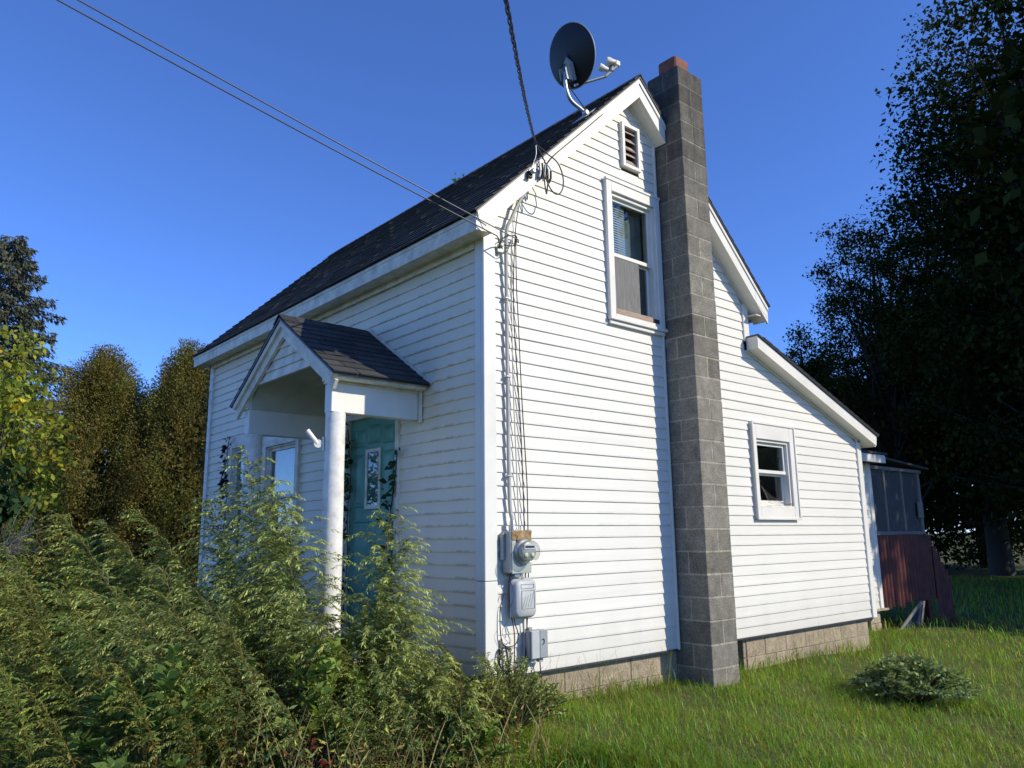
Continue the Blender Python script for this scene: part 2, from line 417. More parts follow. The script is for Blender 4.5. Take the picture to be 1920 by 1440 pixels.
def wall_sheath(cuts, top, openings, zb, y, name, axis, mat='sheathing'):
    m = MB(); xs = sorted(set(cuts))
    for a, b in zip(xs[:-1], xs[1:]):
        if b-a < 1e-4: continue
        mid = (a+b)/2; zr = [(zb, None)]
        segs = []; z = zb
        for (oa, ob, oz0, oz1) in sorted([o for o in openings if o[0] <= mid <= o[1]], key=lambda o: o[2]):
            segs.append((z, oz0)); z = oz1
        segs.append((z, None))
        for z0, z1 in segs:
            ta, tb = (top(a+1e-5), top(b-1e-5)) if z1 is None else (z1, z1)
            if max(ta, tb) <= z0: continue
            P = [(a, y, z0), (b, y, z0), (b, y, max(tb, z0)), (a, y, max(ta, z0))]
            if axis == 'y': P = [(y, p, z) for p, _, z in P]
            m.add(P, [(0, 1, 2, 3)])
    return m.build(name, mat)

# openings on the gable wall (x0,x1,z0,z1)
WIN_U = (1.455, 2.245, 3.345, 4.720)
VENT = (1.722, 1.990, 4.933, 5.408)
WIN_L = (3.657, 4.503, 1.530, 2.560)
CHX = (2.266, 2.666)
def hole(w, t): return (w[0]+t, w[1]-t, w[2]+t, w[3]-t)
g_open = [hole(WIN_U, .07), hole(VENT, .035), (WIN_L[0]+.07, WIN_L[1]-.10, WIN_L[2]+.12, WIN_L[3]-.17)]
cuts = [0.01, XR, WM, WM+1e-3, WL-.01]+[v for o in g_open for v in o[:2]]
gable_wall = H(wall_sheath(cuts, wall_top, g_open, ZS+.02, 0.014, 'gable_wall', 'x'))
tag(gable_wall, 'sunlit white gable wall of lapped siding')
def boards(parent, axis, length_fn, n0, n1, rects, mat):
    for i in range(n0, n1):
        z0, z1 = ZS+i*LAP, ZS+(i+1)*LAP
        for (a0, b0, a1, b1) in length_fn(z0, z1):
            segs = [(a0, b0, a1, b1)]
            zm = (z0+z1)/2
            for (ra, rb, rz0, rz1) in rects:
                if not (rz0 < zm < rz1): continue
                out = []
                for (p0, q0, p1, q1) in segs:
                    if q0 <= ra or p0 >= rb: out.append((p0, q0, p1, q1)); continue
                    if p0 < ra: out.append((p0, ra, min(p1, ra), ra))
                    if q0 > rb: out.append((rb, q0, rb, max(q1, rb)))
                segs = out
            for s_ in segs:
                if s_[1]-s_[0] < 0.03: continue
                o = link('siding_board', siding_mesh(*s_, z0, z1, axis), mat); under(o, parent)
def gable_len(z0, z1):
    out = []
    def lim(z): # limits at height z
        h = (ZSOF-z)/SL
        l = max(0.096, XR-h+.015); r = XR+h-.015
        if z < lsof(3.70): r = min(WL-.085, 6.08+(2.546-z)/LSL-.03) if z < 3.37 else 3.70
        else: r = min(3.665, r)
        return l, r
    l0, r0 = lim(z0); l1, r1 = lim(z1)
    if r0-l0 < 0.05: return out
    if r1 < l1: l1 = r1 = (l1+r1)/2
    return [(l0, r0, l1, r1)]
boards(gable_wall, 'x', gable_len, 0, 53, [WIN_U, VENT, WIN_L, (2.225, CHX[1]+.004, 0, 9)], 'siding_gable')

# front (eave) wall, plane x=0
DOOR = (1.245, 2.145, 0.47, 2.50)
WINF = [(3.17, 4.10, 1.05, 2.50), (4.24, 5.13, 1.10, 2.58)]
f_open = [DOOR]+[hole(w, .07) for w in WINF]
front_wall = H(wall_sheath([0.01, DEP-.01]+[v for o in f_open for v in o[:2]], lambda y: 3.80, f_open, ZS+.02, 0.014, 'front_wall', 'y'))
tag(front_wall, 'shaded front wall of mildewed lapped siding')
boards(front_wall, 'y', lambda z0, z1: [(0.096, DEP-.08, 0.096, DEP-.08)] if z1 < 3.83 else [], 0, 35, [(DOOR[0]-.045, DOOR[1]+.10, 0, 2.56)]+WINF, 'siding_front')

# walls out of sight, to close the house
m = MB(); m.box((WM-.03, .02, 2.2), (WM, DEP, 3.86)); m.box((WL-.03, .02, .3), (WL, 2.6, 2.5)); m.box((.02, DEP-.03, .3), (WM, DEP, 3.86))
m.prism([(.02, DEP-.03, 3.86), (WM-.02, DEP-.03, 3.86), (XR, DEP-.03, 5.64)], (0, .03, 0)); m.box((WM, 2.57, .3), (WL-.03, 2.6, 2.5))
H(m.build('rear_wall', 'white_trim_old'))
m = MB(); m.box((.05, .3, .34), (WL-.05, DEP-.05, .36)); m.box((.05, .35, 2.95), (WM-.05, DEP-.05, 3.0)); H(m.build('floor_deck', 'interior_dark'))
m = MB(); m.box((.9, 1.6, 3.0), (2.6, 1.63, 4.9)); m.box((3.2, 1.4, .4), (5.2, 1.43, 2.8)); m.box((1.2, 1.2, .4), (1.23, 5.9, 2.8)); H(m.build('room_partition', 'interior_wall'))

# corner boards and J-channel trim
def trim(a, b, name='corner_trim', mat='white_trim'):
    return H(MB().bevbox(a, b, .004).build(name, mat))
trim((-.026, -.024, ZS-.005), (.098, .02, 1.045)); trim((-.026, -.024, 1.049), (.098, .02, 3.965))
trim((-.025, .021, ZS-.005), (.012, .094, 1.045)); trim((-.025, .021, 1.049), (.012, .094, 3.76))
trim((WL-.088, -.024, ZS-.005), (WL+.02, .02, lsof(WL)+.01))
trim((3.668, -.022, 3.47), (WM+.02, .02, 3.90))
trim((-.024, DEP-.09, ZS), (.02, DEP+.02, 3.76))
trim((2.224, -.026, ZS-.003), (2.250, .014, 3.33), 'channel_trim'); trim((2.224, -.026, 4.735), (2.250, .014, sof(2.235)), 'channel_trim')
for a, b, s_ in ((0.02, XR, 1), (XR, WM, -1)):
    # channel running under the rake soffit
    m = MB(); P = [(a, -.024, sof(a)-.022), (b, -.024, sof(b)-.022), (b, -.024, sof(b)-.002), (a, -.024, sof(a)-.002)]
    if s_ < 0:
        c0, c1 = CHX
        for p, q in ((XR, c0-.01), (c1+.01, WM)):
            if p > XR: H(m.build('channel_trim', 'white_trim')); m = MB()
            m.prism([(p, -.024, sof(p)-.022), (q, -.024, sof(q)-.022), (q, -.024, sof(q)-.002), (p, -.024, sof(p)-.002)], (0, .024, 0))
    else: m.prism(P, (0, .024, 0))
    H(m.build('channel_trim', 'white_trim'))
m = MB(); m.prism([(3.70, -.024, lsof(3.70)-.022), (WL, -.024, lsof(WL)-.022), (WL, -.024, lsof(WL)-.002), (3.70, -.024, lsof(3.70)-.002)], (0, .024, 0)); H(m.build('channel_trim', 'white_trim'))
trim((.09, -.020, ZS-.012), (2.224, .012, ZS+.006), 'starter_strip', 'drip_edge'); trim((CHX[1]+.02, -.020, ZS-.012), (WL-.088, .012, ZS+.006), 'starter_strip', 'drip_edge')

# rake boards, soffits
xe0, xe1 = XR-2.075, XR+2.075
ch0, ch1 = CHX[0]-.012, CHX[1]+.012
def rake_piece(xa, xb, dz0, dz1, y0, y1, name, mat='white_trim'):
    P = [(xa, y0, ftop(xa)+dz0), (xb, y0, ftop(xb)+dz0), (xb, y0, ftop(xb)+dz1), (xa, y0, ftop(xa)+dz1)]
    return MB().prism(P, (0, y1-y0, 0)).build(name, mat)
FD = ZF-ZSOF
def rake_left():
    d = .070
    P = [(xe0, -YO, ftop(xe0)), (xe0+d, -YO, ftop(xe0+d)-FD+.01), (XR, -YO, ZF-FD), (XR, -YO, ZF)]
    H(MB().prism(P, (0, .022, 0)).build('rake_board', 'white_trim'))
    P = [(xe0+.004, -YO-.012, ftop(xe0+.004)-.002), (xe0+.016, -YO-.012, ftop(xe0+.016)-.052), (XR, -YO-.012, ZF-.052), (XR, -YO-.012, ZF-.002)]
    H(MB().prism(P, (0, .0115, 0)).build('rake_moulding', 'white_trim'))
rake_left()
for a, b in ((XR+.002, ch0), (ch1, xe1)):
    H(rake_piece(a, b, -FD, 0, -YO, -YO+.022, 'rake_board'))
    H(rake_piece(a, b, -.052, -.002, -YO-.012, -YO-.0005, 'rake_moulding'))
m = MB()
for a, b in ((xe0+.07, XR), (XR, ch0), (ch1, xe1-.02)):
    m.prism([(a, -YO+.022, ftop(a)-FD), (b, -YO+.022, ftop(b)-FD), (b, -YO+.022, ftop(b)-FD+.012), (a, -YO+.022, ftop(a)-FD+.012)], (0, YO-.022+.012, 0))
H(m.build('rake_soffit', 'white_trim'))
# soffit return at the right eave end
m = MB(); m.box((WM-.01, -YO+.022, 3.752), (xe1-.002, .02, 3.764)); m.box((xe1-.022, -YO+.02, 3.735), (xe1, DEP, 3.868)); H(m.build('eave_board', 'white_trim'))
P = [(xe1-.22, -YO-.002, ftop(xe1-.22)-FD+.002), (xe1-.002, -YO-.002, 3.737), (xe1-.002, -YO-.002, ftop(xe1)-.03), (xe1-.22, -YO-.002, ftop(xe1-.22)-.03)]
H(MB().prism(P, (0, .02, 0)).build('rake_return', 'white_trim'))
# left eave: fascia and soffit
m = MB(); m.box((xe0, -YO+.022, 3.730), (xe0+.02, DEP+.20, 3.868)); H(m.build('eave_board', 'white_trim_old'))
m = MB(); m.box((xe0-.006, -YO+.024, 3.838), (xe0-.0005, DEP+.20, 3.872)); H(m.build('eave_drip_edge', 'white_trim_old'))
m = MB(); m.box((xe0+.021, -.02, 3.748), (.02, DEP+.18, 3.760)); H(m.build('eave_soffit', 'white_trim_old'))
m = MB(); m.box((-.034, .095, 3.69), (-.018, DEP-.08, 3.747)); H(m.build('frieze_board', 'white_trim_old'))
H(MB().prism([(xe0+.021, -.012, 3.7605), (-.028, -.012, 3.7605), (-.028, -.012, sof(-.028)), (xe0+.075, -.012, sof(xe0+.075))], (0, .02, 0)).build('eave_end', 'white_trim'))
H(MB().box((xe0+.021, -YO+.023, 3.748), (-.028, -.0205, 3.7595)).build('eave_soffit', 'white_trim'))
H(MB().prism([(xe0+.001, -YO+.002, 3.845), (xe0+.070, -YO+.002, 3.748), (xe0+.070, -YO+.002, 3.732), (xe0+.001, -YO+.002, 3.732)], (0, .019, 0)).build('eave_end', 'white_trim'))
# far rake
m = MB(); P = [(xe0, DEP+.18, ftop(xe0)), (xe0, DEP+.18, ftop(xe0)-.15), (XR, DEP+.18, ZF-FD), (xe1, DEP+.18, ftop(xe1)-.15), (xe1, DEP+.18, ftop(xe1)), (XR, DEP+.18, ZF)]
m.prism(P, (0, .02, 0)); H(m.build('rake_board', 'white_trim_old'))

# main roof: deck + shingle courses (too fine to pick apart singly: joined)
def roof_main():
    y0, y1 = -YO-.022, DEP+.215
    deck = MB()
    for s_ in (-1, 1):
        e = xe0-.012 if s_ < 0 else xe1+.012
        P = [(XR, y0, ZF+.002), (e, y0, ftop(e)+.002), (e, y0, ftop(e)+.016), (XR, y0, ZF+.016)]
        if s_ < 0: deck.prism(P, (0, y1-y0, 0))
        else:
            for (a, b, ya) in ((XR, ch0, y0), (ch0, ch1, .06), (ch1, e, y0)):
                deck.prism([(a, ya, ftop(a)+.002), (b, ya, ftop(b)+.002), (b, ya, ftop(b)+.016), (a, ya, ftop(a)+.016)], (0, y1-ya, 0))
    roof = H(deck.build('roof', 'drip_edge')); tag(roof, 'dark grey shingled main roof')
    V = []; F = []; T = []
    L = math.hypot(2.09, 2.09*SL); expo = 0.127
    ux, uz = 2.09/L, -2.09*SL/L
    nc = int(L/expo)
    rr = random.Random(3)
    for s_ in (-1, 1):
        for c in range(nc+1):
            d1 = L-c*expo; d0 = max(d1-expo-.03, 0)
            y = y0-.004-(.152 if c % 2 else 0)-rr.uniform(0, .05)
            while y < y1:
                ya, yb = max(y+.003, y0-.004), min(y+.303, y1)
                y += .305
                if yb-ya < .02: continue
                if s_ > 0 and ya < .06:
                    xx = XR+d0*ux
                    if ch0-.12 < xx < ch1: ya = max(ya, .06)
                    if yb-ya < .02: continue
                jit = rr.uniform(-.004, .004); th = .011+rr.uniform(0, .005)
                t = rr.random()
                b = len(V)
                for (d, h) in ((d0, .017), (d1+jit, .019+th)):
                    for yy in (ya, yb):
                        V.append((XR+s_*d*ux-s_*uz*0+s_*h*(-uz), yy, ZF+d*uz+h*ux))
                for yy in (ya, yb):
                    V.append((XR+s_*(d1+jit)*ux+s_*.017*(-uz), yy, ZF+(d1+jit)*uz+.017*ux))
                T += [t]*6
                for f in ((b, b+1, b+3, b+2), (b+2, b+3, b+5, b+4), (b, b+2, b+4), (b+1, b+5, b+3)): F.append(f if s_ > 0 else f[::-1])
    me = bpy.data.meshes.new('roof_shingles'); me.from_pydata(V, [], F); a = me.attributes.new('tint', 'FLOAT', 'POINT'); a.data.foreach_set('value', T)
    o = link('roof_shingles', me, 'shingle_main'); under(o, roof); o['kind'] = 'stuff'
    # ridge caps, one by one
    cap = MB(); w = .13
    cap.add([(-w*ux, 0, w*uz), (0, 0, .004), (w*ux, 0, w*uz), (-w*ux, .30, w*uz-.008), (0, .30, -.004), (w*ux, .30, w*uz-.008), (-w*ux, 0, w*uz-.012), (0, 0, -.010), (w*ux, 0, w*uz-.012)],
            [(0, 1, 4, 3), (1, 2, 5, 4), (0, 6, 7, 1), (1, 7, 8, 2), (6, 3, 4, 7), (7, 4, 5, 8)])
    me = cap.mesh('ridge_cap'); me.materials.append(MAT['shingle_main'])
    y = y0-.006
    while y < y1-.1:
        o = link('ridge_cap', me); o.location = (XR, y, ZF+.044+rr.uniform(0, .004)); under(o, roof); y += .145
roof_main()

# lean-to roof
def lean_roof():
    x0, x1 = 3.70, 6.345
    lt = lambda x: lsof(x)+.135
    # boxed rake
    H(MB().prism([(x0, -YO, lsof(x0)), (x1-.03, -YO, lsof(x1-.03)), (x1-.002, -YO, lt(x1)-.002), (x0, -YO, lt(x0))], (0, .022, 0)).build('rake_board', 'white_trim'))
    H(MB().prism([(x0+.022, -YO+.022, lsof(x0+.022)), (x1-.035, -YO+.022, lsof(x1-.035)), (x1-.035, -YO+.022, lsof(x1-.035)+.012), (x0+.022, -YO+.022, lsof(x0+.022)+.012)], (0, YO-.012, 0)).build('rake_soffit', 'white_trim'))
    H(MB().prism([(x0, -YO+.022, lsof(x0)), (x0+.02, -YO+.022, lsof(x0+.02)), (x0+.02, -YO+.022, lt(x0+.02)), (x0, -YO+.022, lt(x0))], (0, YO-.022-.02, 0)).build('rake_end', 'white_trim'))
    H(MB().box((x1-.03, -YO+.022, lsof(x1)-.0), (x1-.005, 2.7, lt(x1)-.004)).build('eave_board', 'white_trim'))
    m = MB()
    for a, b in ((x0-.004, WM+.03), (WM+.03, x1+.02)):
        ya = -YO-.02; yb = -.026 if a < WM else 2.75
        m.prism([(a, ya, lt(a)+.003), (b, ya, lt(b)+.003), (b, ya, lt(b)+.018), (a, ya, lt(a)+.018)], (0, yb-ya, 0))
    r = H(m.build('lean_to_roof', 'drip_edge'))
    m = MB(); c = 0
    xx = x1+.028
    while xx > WM+.05:
        a = max(xx-.15, WM+.03); z = lt(a)+.019
        m.prism([(a, -YO-.024, z), (xx, -YO-.024, lt(xx)+.020), (xx, -YO-.024, lt(xx)+.034), (a, -YO-.024, z+.006)], (0, 2.92, 0)); xx -= .127
    o = under(m.build('roof_shingles', 'shingle_main'), r); o['kind'] = 'stuff'
lean_roof()

# ---- chimney
def chimney():
    Hc = .2032; x0, x1 = CHX; y0, y1 = -.352, .048
    core = MB().box((x0+.0025, y0+.0025, -.3), (x1-.0025, y1-.0025, 30*Hc-.012))
    ch = H(core.build('chimney', 'mortar_dark')); tag(ch, 'tall grey concrete block chimney with sooty top')
    def blk(w, d):
        me = MB().bevbox((0, 0, 0), (w, d, Hc-.011), .0045).mesh('concrete_block'); me.materials.append(MAT['chimney_block']); return me
    w = .4
    A = blk(w/2-.005, w); B = blk(w, w/2-.005)
    for i in range(-1, 30):
        z = i*Hc+.006; j = random.uniform(-.002, .002)
        if i % 2 == 0: spots = [(A, x0+j, y0), (A, x0+w/2+.005+j, y0+random.uniform(-.002, .002))]
        else: spots = [(B, x0, y0+j), (B, x0+random.uniform(-.002, .002), y0+w/2+.005)]
        for me, x, y in spots:
            o = link('concrete_block', me); o.location = (x, y, z); o.rotation_euler = (random.uniform(-.003, .003), random.uniform(-.003, .003), random.uniform(-.004, .004)); under(o, ch)
    m = MB(); m.box((x0+.01, y0+.01, 30*Hc-.006), (x1-.01, y1-.01, 30*Hc+.004)); under(m.build('mortar_cap', 'mortar_dark'), ch)
    cx, cy, h, r = (x0+x1)/2, (y0+y1)/2, .118, .035
    P = []
    for k, (sx, sy) in enumerate(((1, 1), (-1, 1), (-1, -1), (1, -1))):
        for q in range(4):
            a = RAD(90*k+30*q); P.append((cx+sx*(h-r)+r*math.cos(a), cy+sy*(h-r)+r*math.sin(a)))
    n = len(P); m = MB(); zt = 30*Hc+.19
    Pi = [(cx+(x-cx)*.78, cy+(y-cy)*.78) for x, y in P]
    m.add([(x, y, 30*Hc) for x, y in P]+[(x, y, zt-.008) for x, y in P]+[(cx+(x-cx)*.965, cy+(y-cy)*.965, zt) for x, y in P]+[(x, y, zt) for x, y in Pi]+[(x, y, 30*Hc-.2) for x, y in Pi],
          [(l*n+i, l*n+(i+1) % n, (l+1)*n+(i+1) % n, (l+1)*n+i) for l in range(4) for i in range(n)])
    under(m.build('flue_tile', 'flue_tile'), ch)
    m = MB(); m.prism([(CHX[0]-.04, -.10, ftop(CHX[0]-.04)+.02), (CHX[0]-.002, -.10, ftop(CHX[0])+.02), (CHX[0]-.002, -.10, ftop(CHX[0])+.15)], (0, .12, 0)); under(m.build('flashing', 'galvanised'), ch)
chimney()

# ---- foundation
def foundation():
    z1 = ZS-.013
    base = MB(); base.box((.03, .048, -.5), (2.30, .14, z1-.004)); base.box((3.40, .048, -.5), (WL-.12, .14, z1-.004)); base.box((.05, .14, -.5), (.14, DEP-.1, z1-.01)); base.box((WL-.24, .15, -.5), (WL-.14, 2.5, z1-.01))
    base.box((.16, 1.2, -.5), (WL-.25, 1.25, z1-.01))
    f = H(base.build('foundation', 'mortar')); tag(f, 'tan concrete block foundation under the siding')
    def course(xa, xb, zb, zt, off, y=.038):
        x = xa-off
        while x < xb-.02:
            a, b = max(x, xa), min(x+.396, xb)
            if b-a > .03:
                me = MB().bevbox((0, 0, 0), (b-a, .05, zt-zb), .004).mesh('concrete_block'); me.materials.append(MAT['foundation_block'])
                o = link('concrete_block', me); o.location = (a, y+random.uniform(-.0025, .0025), zb); under(o, f)
            x += .402
    for zb, zt, off in ((.148, z1, .0), (-.055, .142, .2), (-.26, -.061, .0)):
        course(.03, 2.30, zb, zt, off); course(3.40, WL-.12, zb, zt, off+.06)
        # return at the crawl opening and lean-to corner
        me = MB().bevbox((0, 0, 0), (.05, .35, zt-zb), .004).mesh('concrete_block'); me.materials.append(MAT['foundation_block'])
        for xx in (3.352,):
            o = link('concrete_block', me); o.location = (xx, .05, zb); under(o, f)
    # front wall foundation, mostly behind weeds
    for zb, zt, off in ((.148, z1, .1), (-.055, .142, .3)):
        y = .05-off
        while y < DEP-.1:
            a, b = max(y, .05), min(y+.396, DEP-.1)
            if b-a > .03:
                me = MB().bevbox((0, 0, 0), (.05, b-a, zt-zb), .004).mesh('concrete_block'); me.materials.append(MAT['foundation_block'])
                o = link('concrete_block', me); o.location = (.03, a, zb); under(o, f)
            y += .402
foundation()

# ---- windows
def frame_ring(a, b, t, y0, y1, axis='x', bot=None, rt=None, tp=None):
    """picture-frame ring; a=(p0,z0) b=(p1,z1)"""
    m = MB(); (p0, z0), (p1, z1) = a, b; bt = bot or t; r_ = rt or t; tp = tp or t
    parts = [((p0, z0), (p0+t, z1)), ((p1-r_, z0), (p1, z1)), ((p0+t, z0), (p1-r_, z0+bt)), ((p0+t, z1-tp), (p1-r_, z1))]
    for (pa, za), (pb, zb) in parts:
        if axis == 'x': m.bevbox((pa, y0, za), (pb, y1, zb), .003)
        else: m.bevbox((y0, pa, za), (y1, pb, zb), .003)
    return m
def window_upper():
    x0, x1, z0, z1 = WIN_U
    w = H(frame_ring((x0, z0), (x1, z1), .072, -.046, .02, bot=.045, rt=.075, tp=.11).build('window', 'white_trim')); tag(w, 'upper gable window with blind and a grey board in the lower sash')
    P = lambda o: under(o, w)
    P(MB().bevbox((x0-.012, -.056, z1-.012), (x1+.005, -.02, z1+.014)).build('head_cap', 'white_trim'))
    P(MB().bevbox((x0-.012, -.058, z0-.02), (x1+.03, -.018, z0+.012)).build('sill', 'white_trim'))
    P(MB().bevbox((x0+.0, -.034, z0-.058), (x1+.01, -.015, z0-.021)).build('apron', 'white_trim'))
    a, b, c, d = x0+.072, x1-.075, z0+.045, z1-.11
    # deep jamb and vinyl sash frames
    P(frame_ring((a, c), (b, d), .035, -.020, .10).build('jamb', 'white_trim'))
    zm = 3.985
    P(frame_ring((a+.035, zm), (b-.035, d-.035), .032, .012, .04).build('sash', 'white_trim'))
    P(frame_ring((a+.035, c+.035), (b-.035, zm), .030, .045, .07).build('sash', 'white_trim'))
    P(MB().bevbox((a+.035, .004, zm-.012), (b-.035, .03, zm+.026)).build('meeting_rail', 'white_trim'))
    P(MB().box((a+.067, .024, zm+.03), (b-.067, .028, d-.067)).build('pane', 'glass'))
    P(MB().box((a+.065, .056, c+.065), (b-.065, .060, zm-.02)).build('pane', 'glass'))
    # grey weathered board standing in the lower opening
    P(MB().bevbox((a+.037, .008, c+.037), (a+.42, .020, zm-.014)).build('weathered_board', 'window_board'))
    P(MB().bevbox((a-.005, -.040, c+.002), (b-.10, .000, c+.055)).build('wood_strip', 'raw_wood'))
    P(MB().bevbox((b-.098, -.036, c+.002), (b+.002, .002, c+.05)).build('sill_block', 'bark'))
    m = MB()
    z = d-.05
    while z > zm+.02:
        m.add([(a+.03, .060, z), (b-.36, .060, z), (b-.36, .052, z-.019), (a+.03, .052, z-.019)], [(0, 1, 2, 3)]); z -= .0245
    o = P(m.build('blind_slats', 'blind_white')); o['kind'] = 'stuff'
    m = MB(); n = 14
    V = [(b-.38+.37*i/n, .13+.015*math.sin(i*1.9), zz) for zz in (c, d) for i in range(n+1)]
    m.add(V, [(i, i+1, n+2+i, n+1+i) for i in range(n)], True); P(m.build('curtain', 'curtain'))
window_upper()
def window_lean():
    x0, x1, z0, z1 = WIN_L
    w = H(frame_ring((x0, z0), (x1, z1), .07, -.040, .02, bot=.12, rt=.10, tp=.17).build('window', 'white_trim')); tag(w, 'small double-hung window with white surround in the lean-to wall')
    P = lambda o: under(o, w)
    P(frame_ring((x0-.012, z0-.012), (x1+.012, z1+.014), .024, -.052, -.0405).build('edge_moulding', 'white_trim'))
    a, b, c, d = x0+.07, x1-.10, z0+.12, z1-.17
    P(frame_ring((a, c), (b, d), .03, -.015, .12).build('jamb', 'white_trim'))
    zm = 2.035
    P(frame_ring((a+.03, zm-.01), (b-.03, d-.03), .035, .02, .05).build('sash', 'white_trim'))
    P(frame_ring((a+.03, c+.03), (b-.03, zm), .035, .055, .085, bot=.05).build('sash', 'white_trim'))
    P(MB().bevbox((a+.03, .012, zm-.014), (b-.03, .045, zm+.024)).build('meeting_rail', 'white_trim'))
    P(MB().box((a+.065, .034, zm+.02), (b-.065, .038, d-.065)).build('pane', 'glass')); P(MB().box((a+.065, .068, c+.08), (b-.065, .072, zm-.01)).build('pane', 'glass'))
    P(MB().bevbox((a, -.040, c-.002), (b+.02, .01, c+.016)).build('sill', 'white_trim_old'))
    # small things inside on the sill, and a pale shade
    m = MB(); m.box((a+.12, .14, c+.06), (a+.30, .22, c+.12)); m.box((a+.16, .15, c+.16), (a+.19, .17, c+.30)); m.box((a+.10, .15, c+.29), (a+.33, .17, c+.31)); P(m.build('sill_clutter', 'white_trim_old'))
    m = MB()
    for k in range(5):
        q = [(a+.02+.01*k, -.03-.01*k, c+.24-.03*k), (a+.20, -.045, c+.12-.02*k), (b-.07+.02*k, -.035, c+.02+.008*k)]
        m.tube(spline(q, 4), .0022, 3)
    P(m.build('dry_vine', 'grey_wood'))
window_lean()
def window_front(k):
    y0, y1, z0, z1 = WINF[k]
    w = H(frame_ring((y0, z0), (y1, z1), .075, -.040, .02, 'y', bot=.06).build('window', 'white_trim_old')); tag(w, ('front window right of the far porch column', 'front window beside the red creeper')[k])
    P = lambda o: under(o, w)
    a, b, c, d = y0+.075, y1-.075, z0+.06, z1-.075; zm = 1.83
    P(frame_ring((a, c), (b, d), .02, -.012, .10, 'y').build('jamb', 'white_trim_old'))
    P(frame_ring((a+.02, zm), (b-.02, d-.02), .035, .01, .04, 'y').build('sash', 'white_trim_old')); P(frame_ring((a+.02, c+.02), (b-.02, zm), .035, .045, .07, 'y').build('sash', 'white_trim_old'))
    P(MB().box((.024, a+.055, zm+.035), (.028, b-.055, d-.055)).build('pane', 'glass')); P(MB().box((.056, a+.055, c+.055), (.060, b-.055, zm-.035)).build('pane', 'glass'))
    P(MB().box((.10, a, zm-.1), (.106, b, d)).build('shade', 'blind_white'))
for k in range(2): window_front(k)
def gable_vent():
    x0, x1, z0, z1 = VENT
    w = H(frame_ring((x0, z0), (x1, z1), .038, -.045, .02).build('gable_vent', 'white_trim')); tag(w, 'louvred attic vent near the gable peak')
    under(MB().box((x0+.038, .10, z0+.038), (x1-.038, .105, z1-.038)).build('backing', 'interior_dark'), w)
    under(frame_ring((x0+.034, z0+.034), (x1-.034, z1-.034), .018, -.02, .10).build('liner', 'grey_wood'), w)
    n = 6; a, b = x0+.054, x1-.054; dz = (z1-z0-.10)/n
    me = MB().prism([(a, -.026, 0), (a, -.018, .002), (a, .030, .070), (a, .022, .068)], (b-a, 0, 0)).mesh('slat'); me.materials.append(MAT['vent_slat'])
    for i in range(n):
        o = link('slat', me); o.location = (0, 0, z0+.055+i*dz); o.rotation_euler = (0, random.uniform(-.02, .02), 0); under(o, w)
gable_vent()

# ---- front door
def door():
    y0, y1, z0, z1 = DOOR
    d = H(MB().box((.028, y0+.012, z0), (.07, y1-.012, z1)).build('door', 'door_teal')); tag(d, 'teal panelled front door with a narrow glass light')
    P = lambda o: under(o, d)
    x = .028
    def panel(a, b, c, e, arch=0):
        m = MB()
        # raised panel: frame bead and a field
        m.add([(x-.001, a, c), (x-.001, b, c), (x-.001, b, e), (x-.001, a, e), (x-.010, a+.012, c+.012), (x-.010, b-.012, c+.012), (x-.010, b-.012, e-.012), (x-.010, a+.012, e-.012),
               (x-.002, a+.028, c+.028), (x-.002, b-.028, c+.028), (x-.002, b-.028, e-.028), (x-.002, a+.028, e-.028), (x-.009, a+.05, c+.05), (x-.009, b-.05, c+.05), (x-.009, b-.05, e-.05), (x-.009, a+.05, e-.05)],
              [(i+4*l, 4*l+i+4, 4*l+(i+1) % 4+4, 4*l+(i+1) % 4) for l in range(3) for i in range(4)]+[(12, 15, 14, 13)])
        P(m.build('panel', 'door_teal'))
    cy = (y0+y1)/2
    panel(y0+.10, y0+.30, 2.23, 2.40); panel(cy-.115, cy+.115, 2.25, 2.43); panel(y1-.30, y1-.10, 2.23, 2.40)
    panel(y0+.10, y0+.29, 1.66, 2.17); panel(y1-.29, y1-.10, 1.66, 2.17)
    panel(y0+.10, cy-.03, .62, 1.54); panel(cy+.03, y1-.10, .62, 1.54)
    P(frame_ring((cy-.135, 1.64), (cy+.135, 2.20), .032, x-.018, x-.001, 'y').build('light_frame', 'white_trim_old'))
    P(MB().box((x-.010, cy-.104, 1.672), (x-.004, cy+.104, 2.168)).build('pane', 'glass'))
    m = MB(); m.lathe([(.028, 0), (.028, .012), (.012, .02), (.012, .04), (.027, .05), (.03, .065), (.02, .08), (0, .083)], (x, y0+.075, 1.42), frame=(Vector((0, 1, 0)), Vector((0, 0, 1)), Vector((-1, 0, 0))), n=14); P(m.build('knob', 'galvanised'))
    m = MB(); m.bevbox((-.030, y0-.045, z0-.02), (.03, y0+.010, z1+.06)); m.bevbox((-.030, y1-.010, z0-.02), (.03, y1+.10, z1+.06)); m.bevbox((-.030, y0+.010, z1), (.03, y1-.010, z1+.06)); P(m.build('door_frame', 'white_trim_old'))
    P(MB().bevbox((-.06, y0, z0-.03), (.05, y1, z0-.002)).build('threshold', 'grey_wood'))
door()

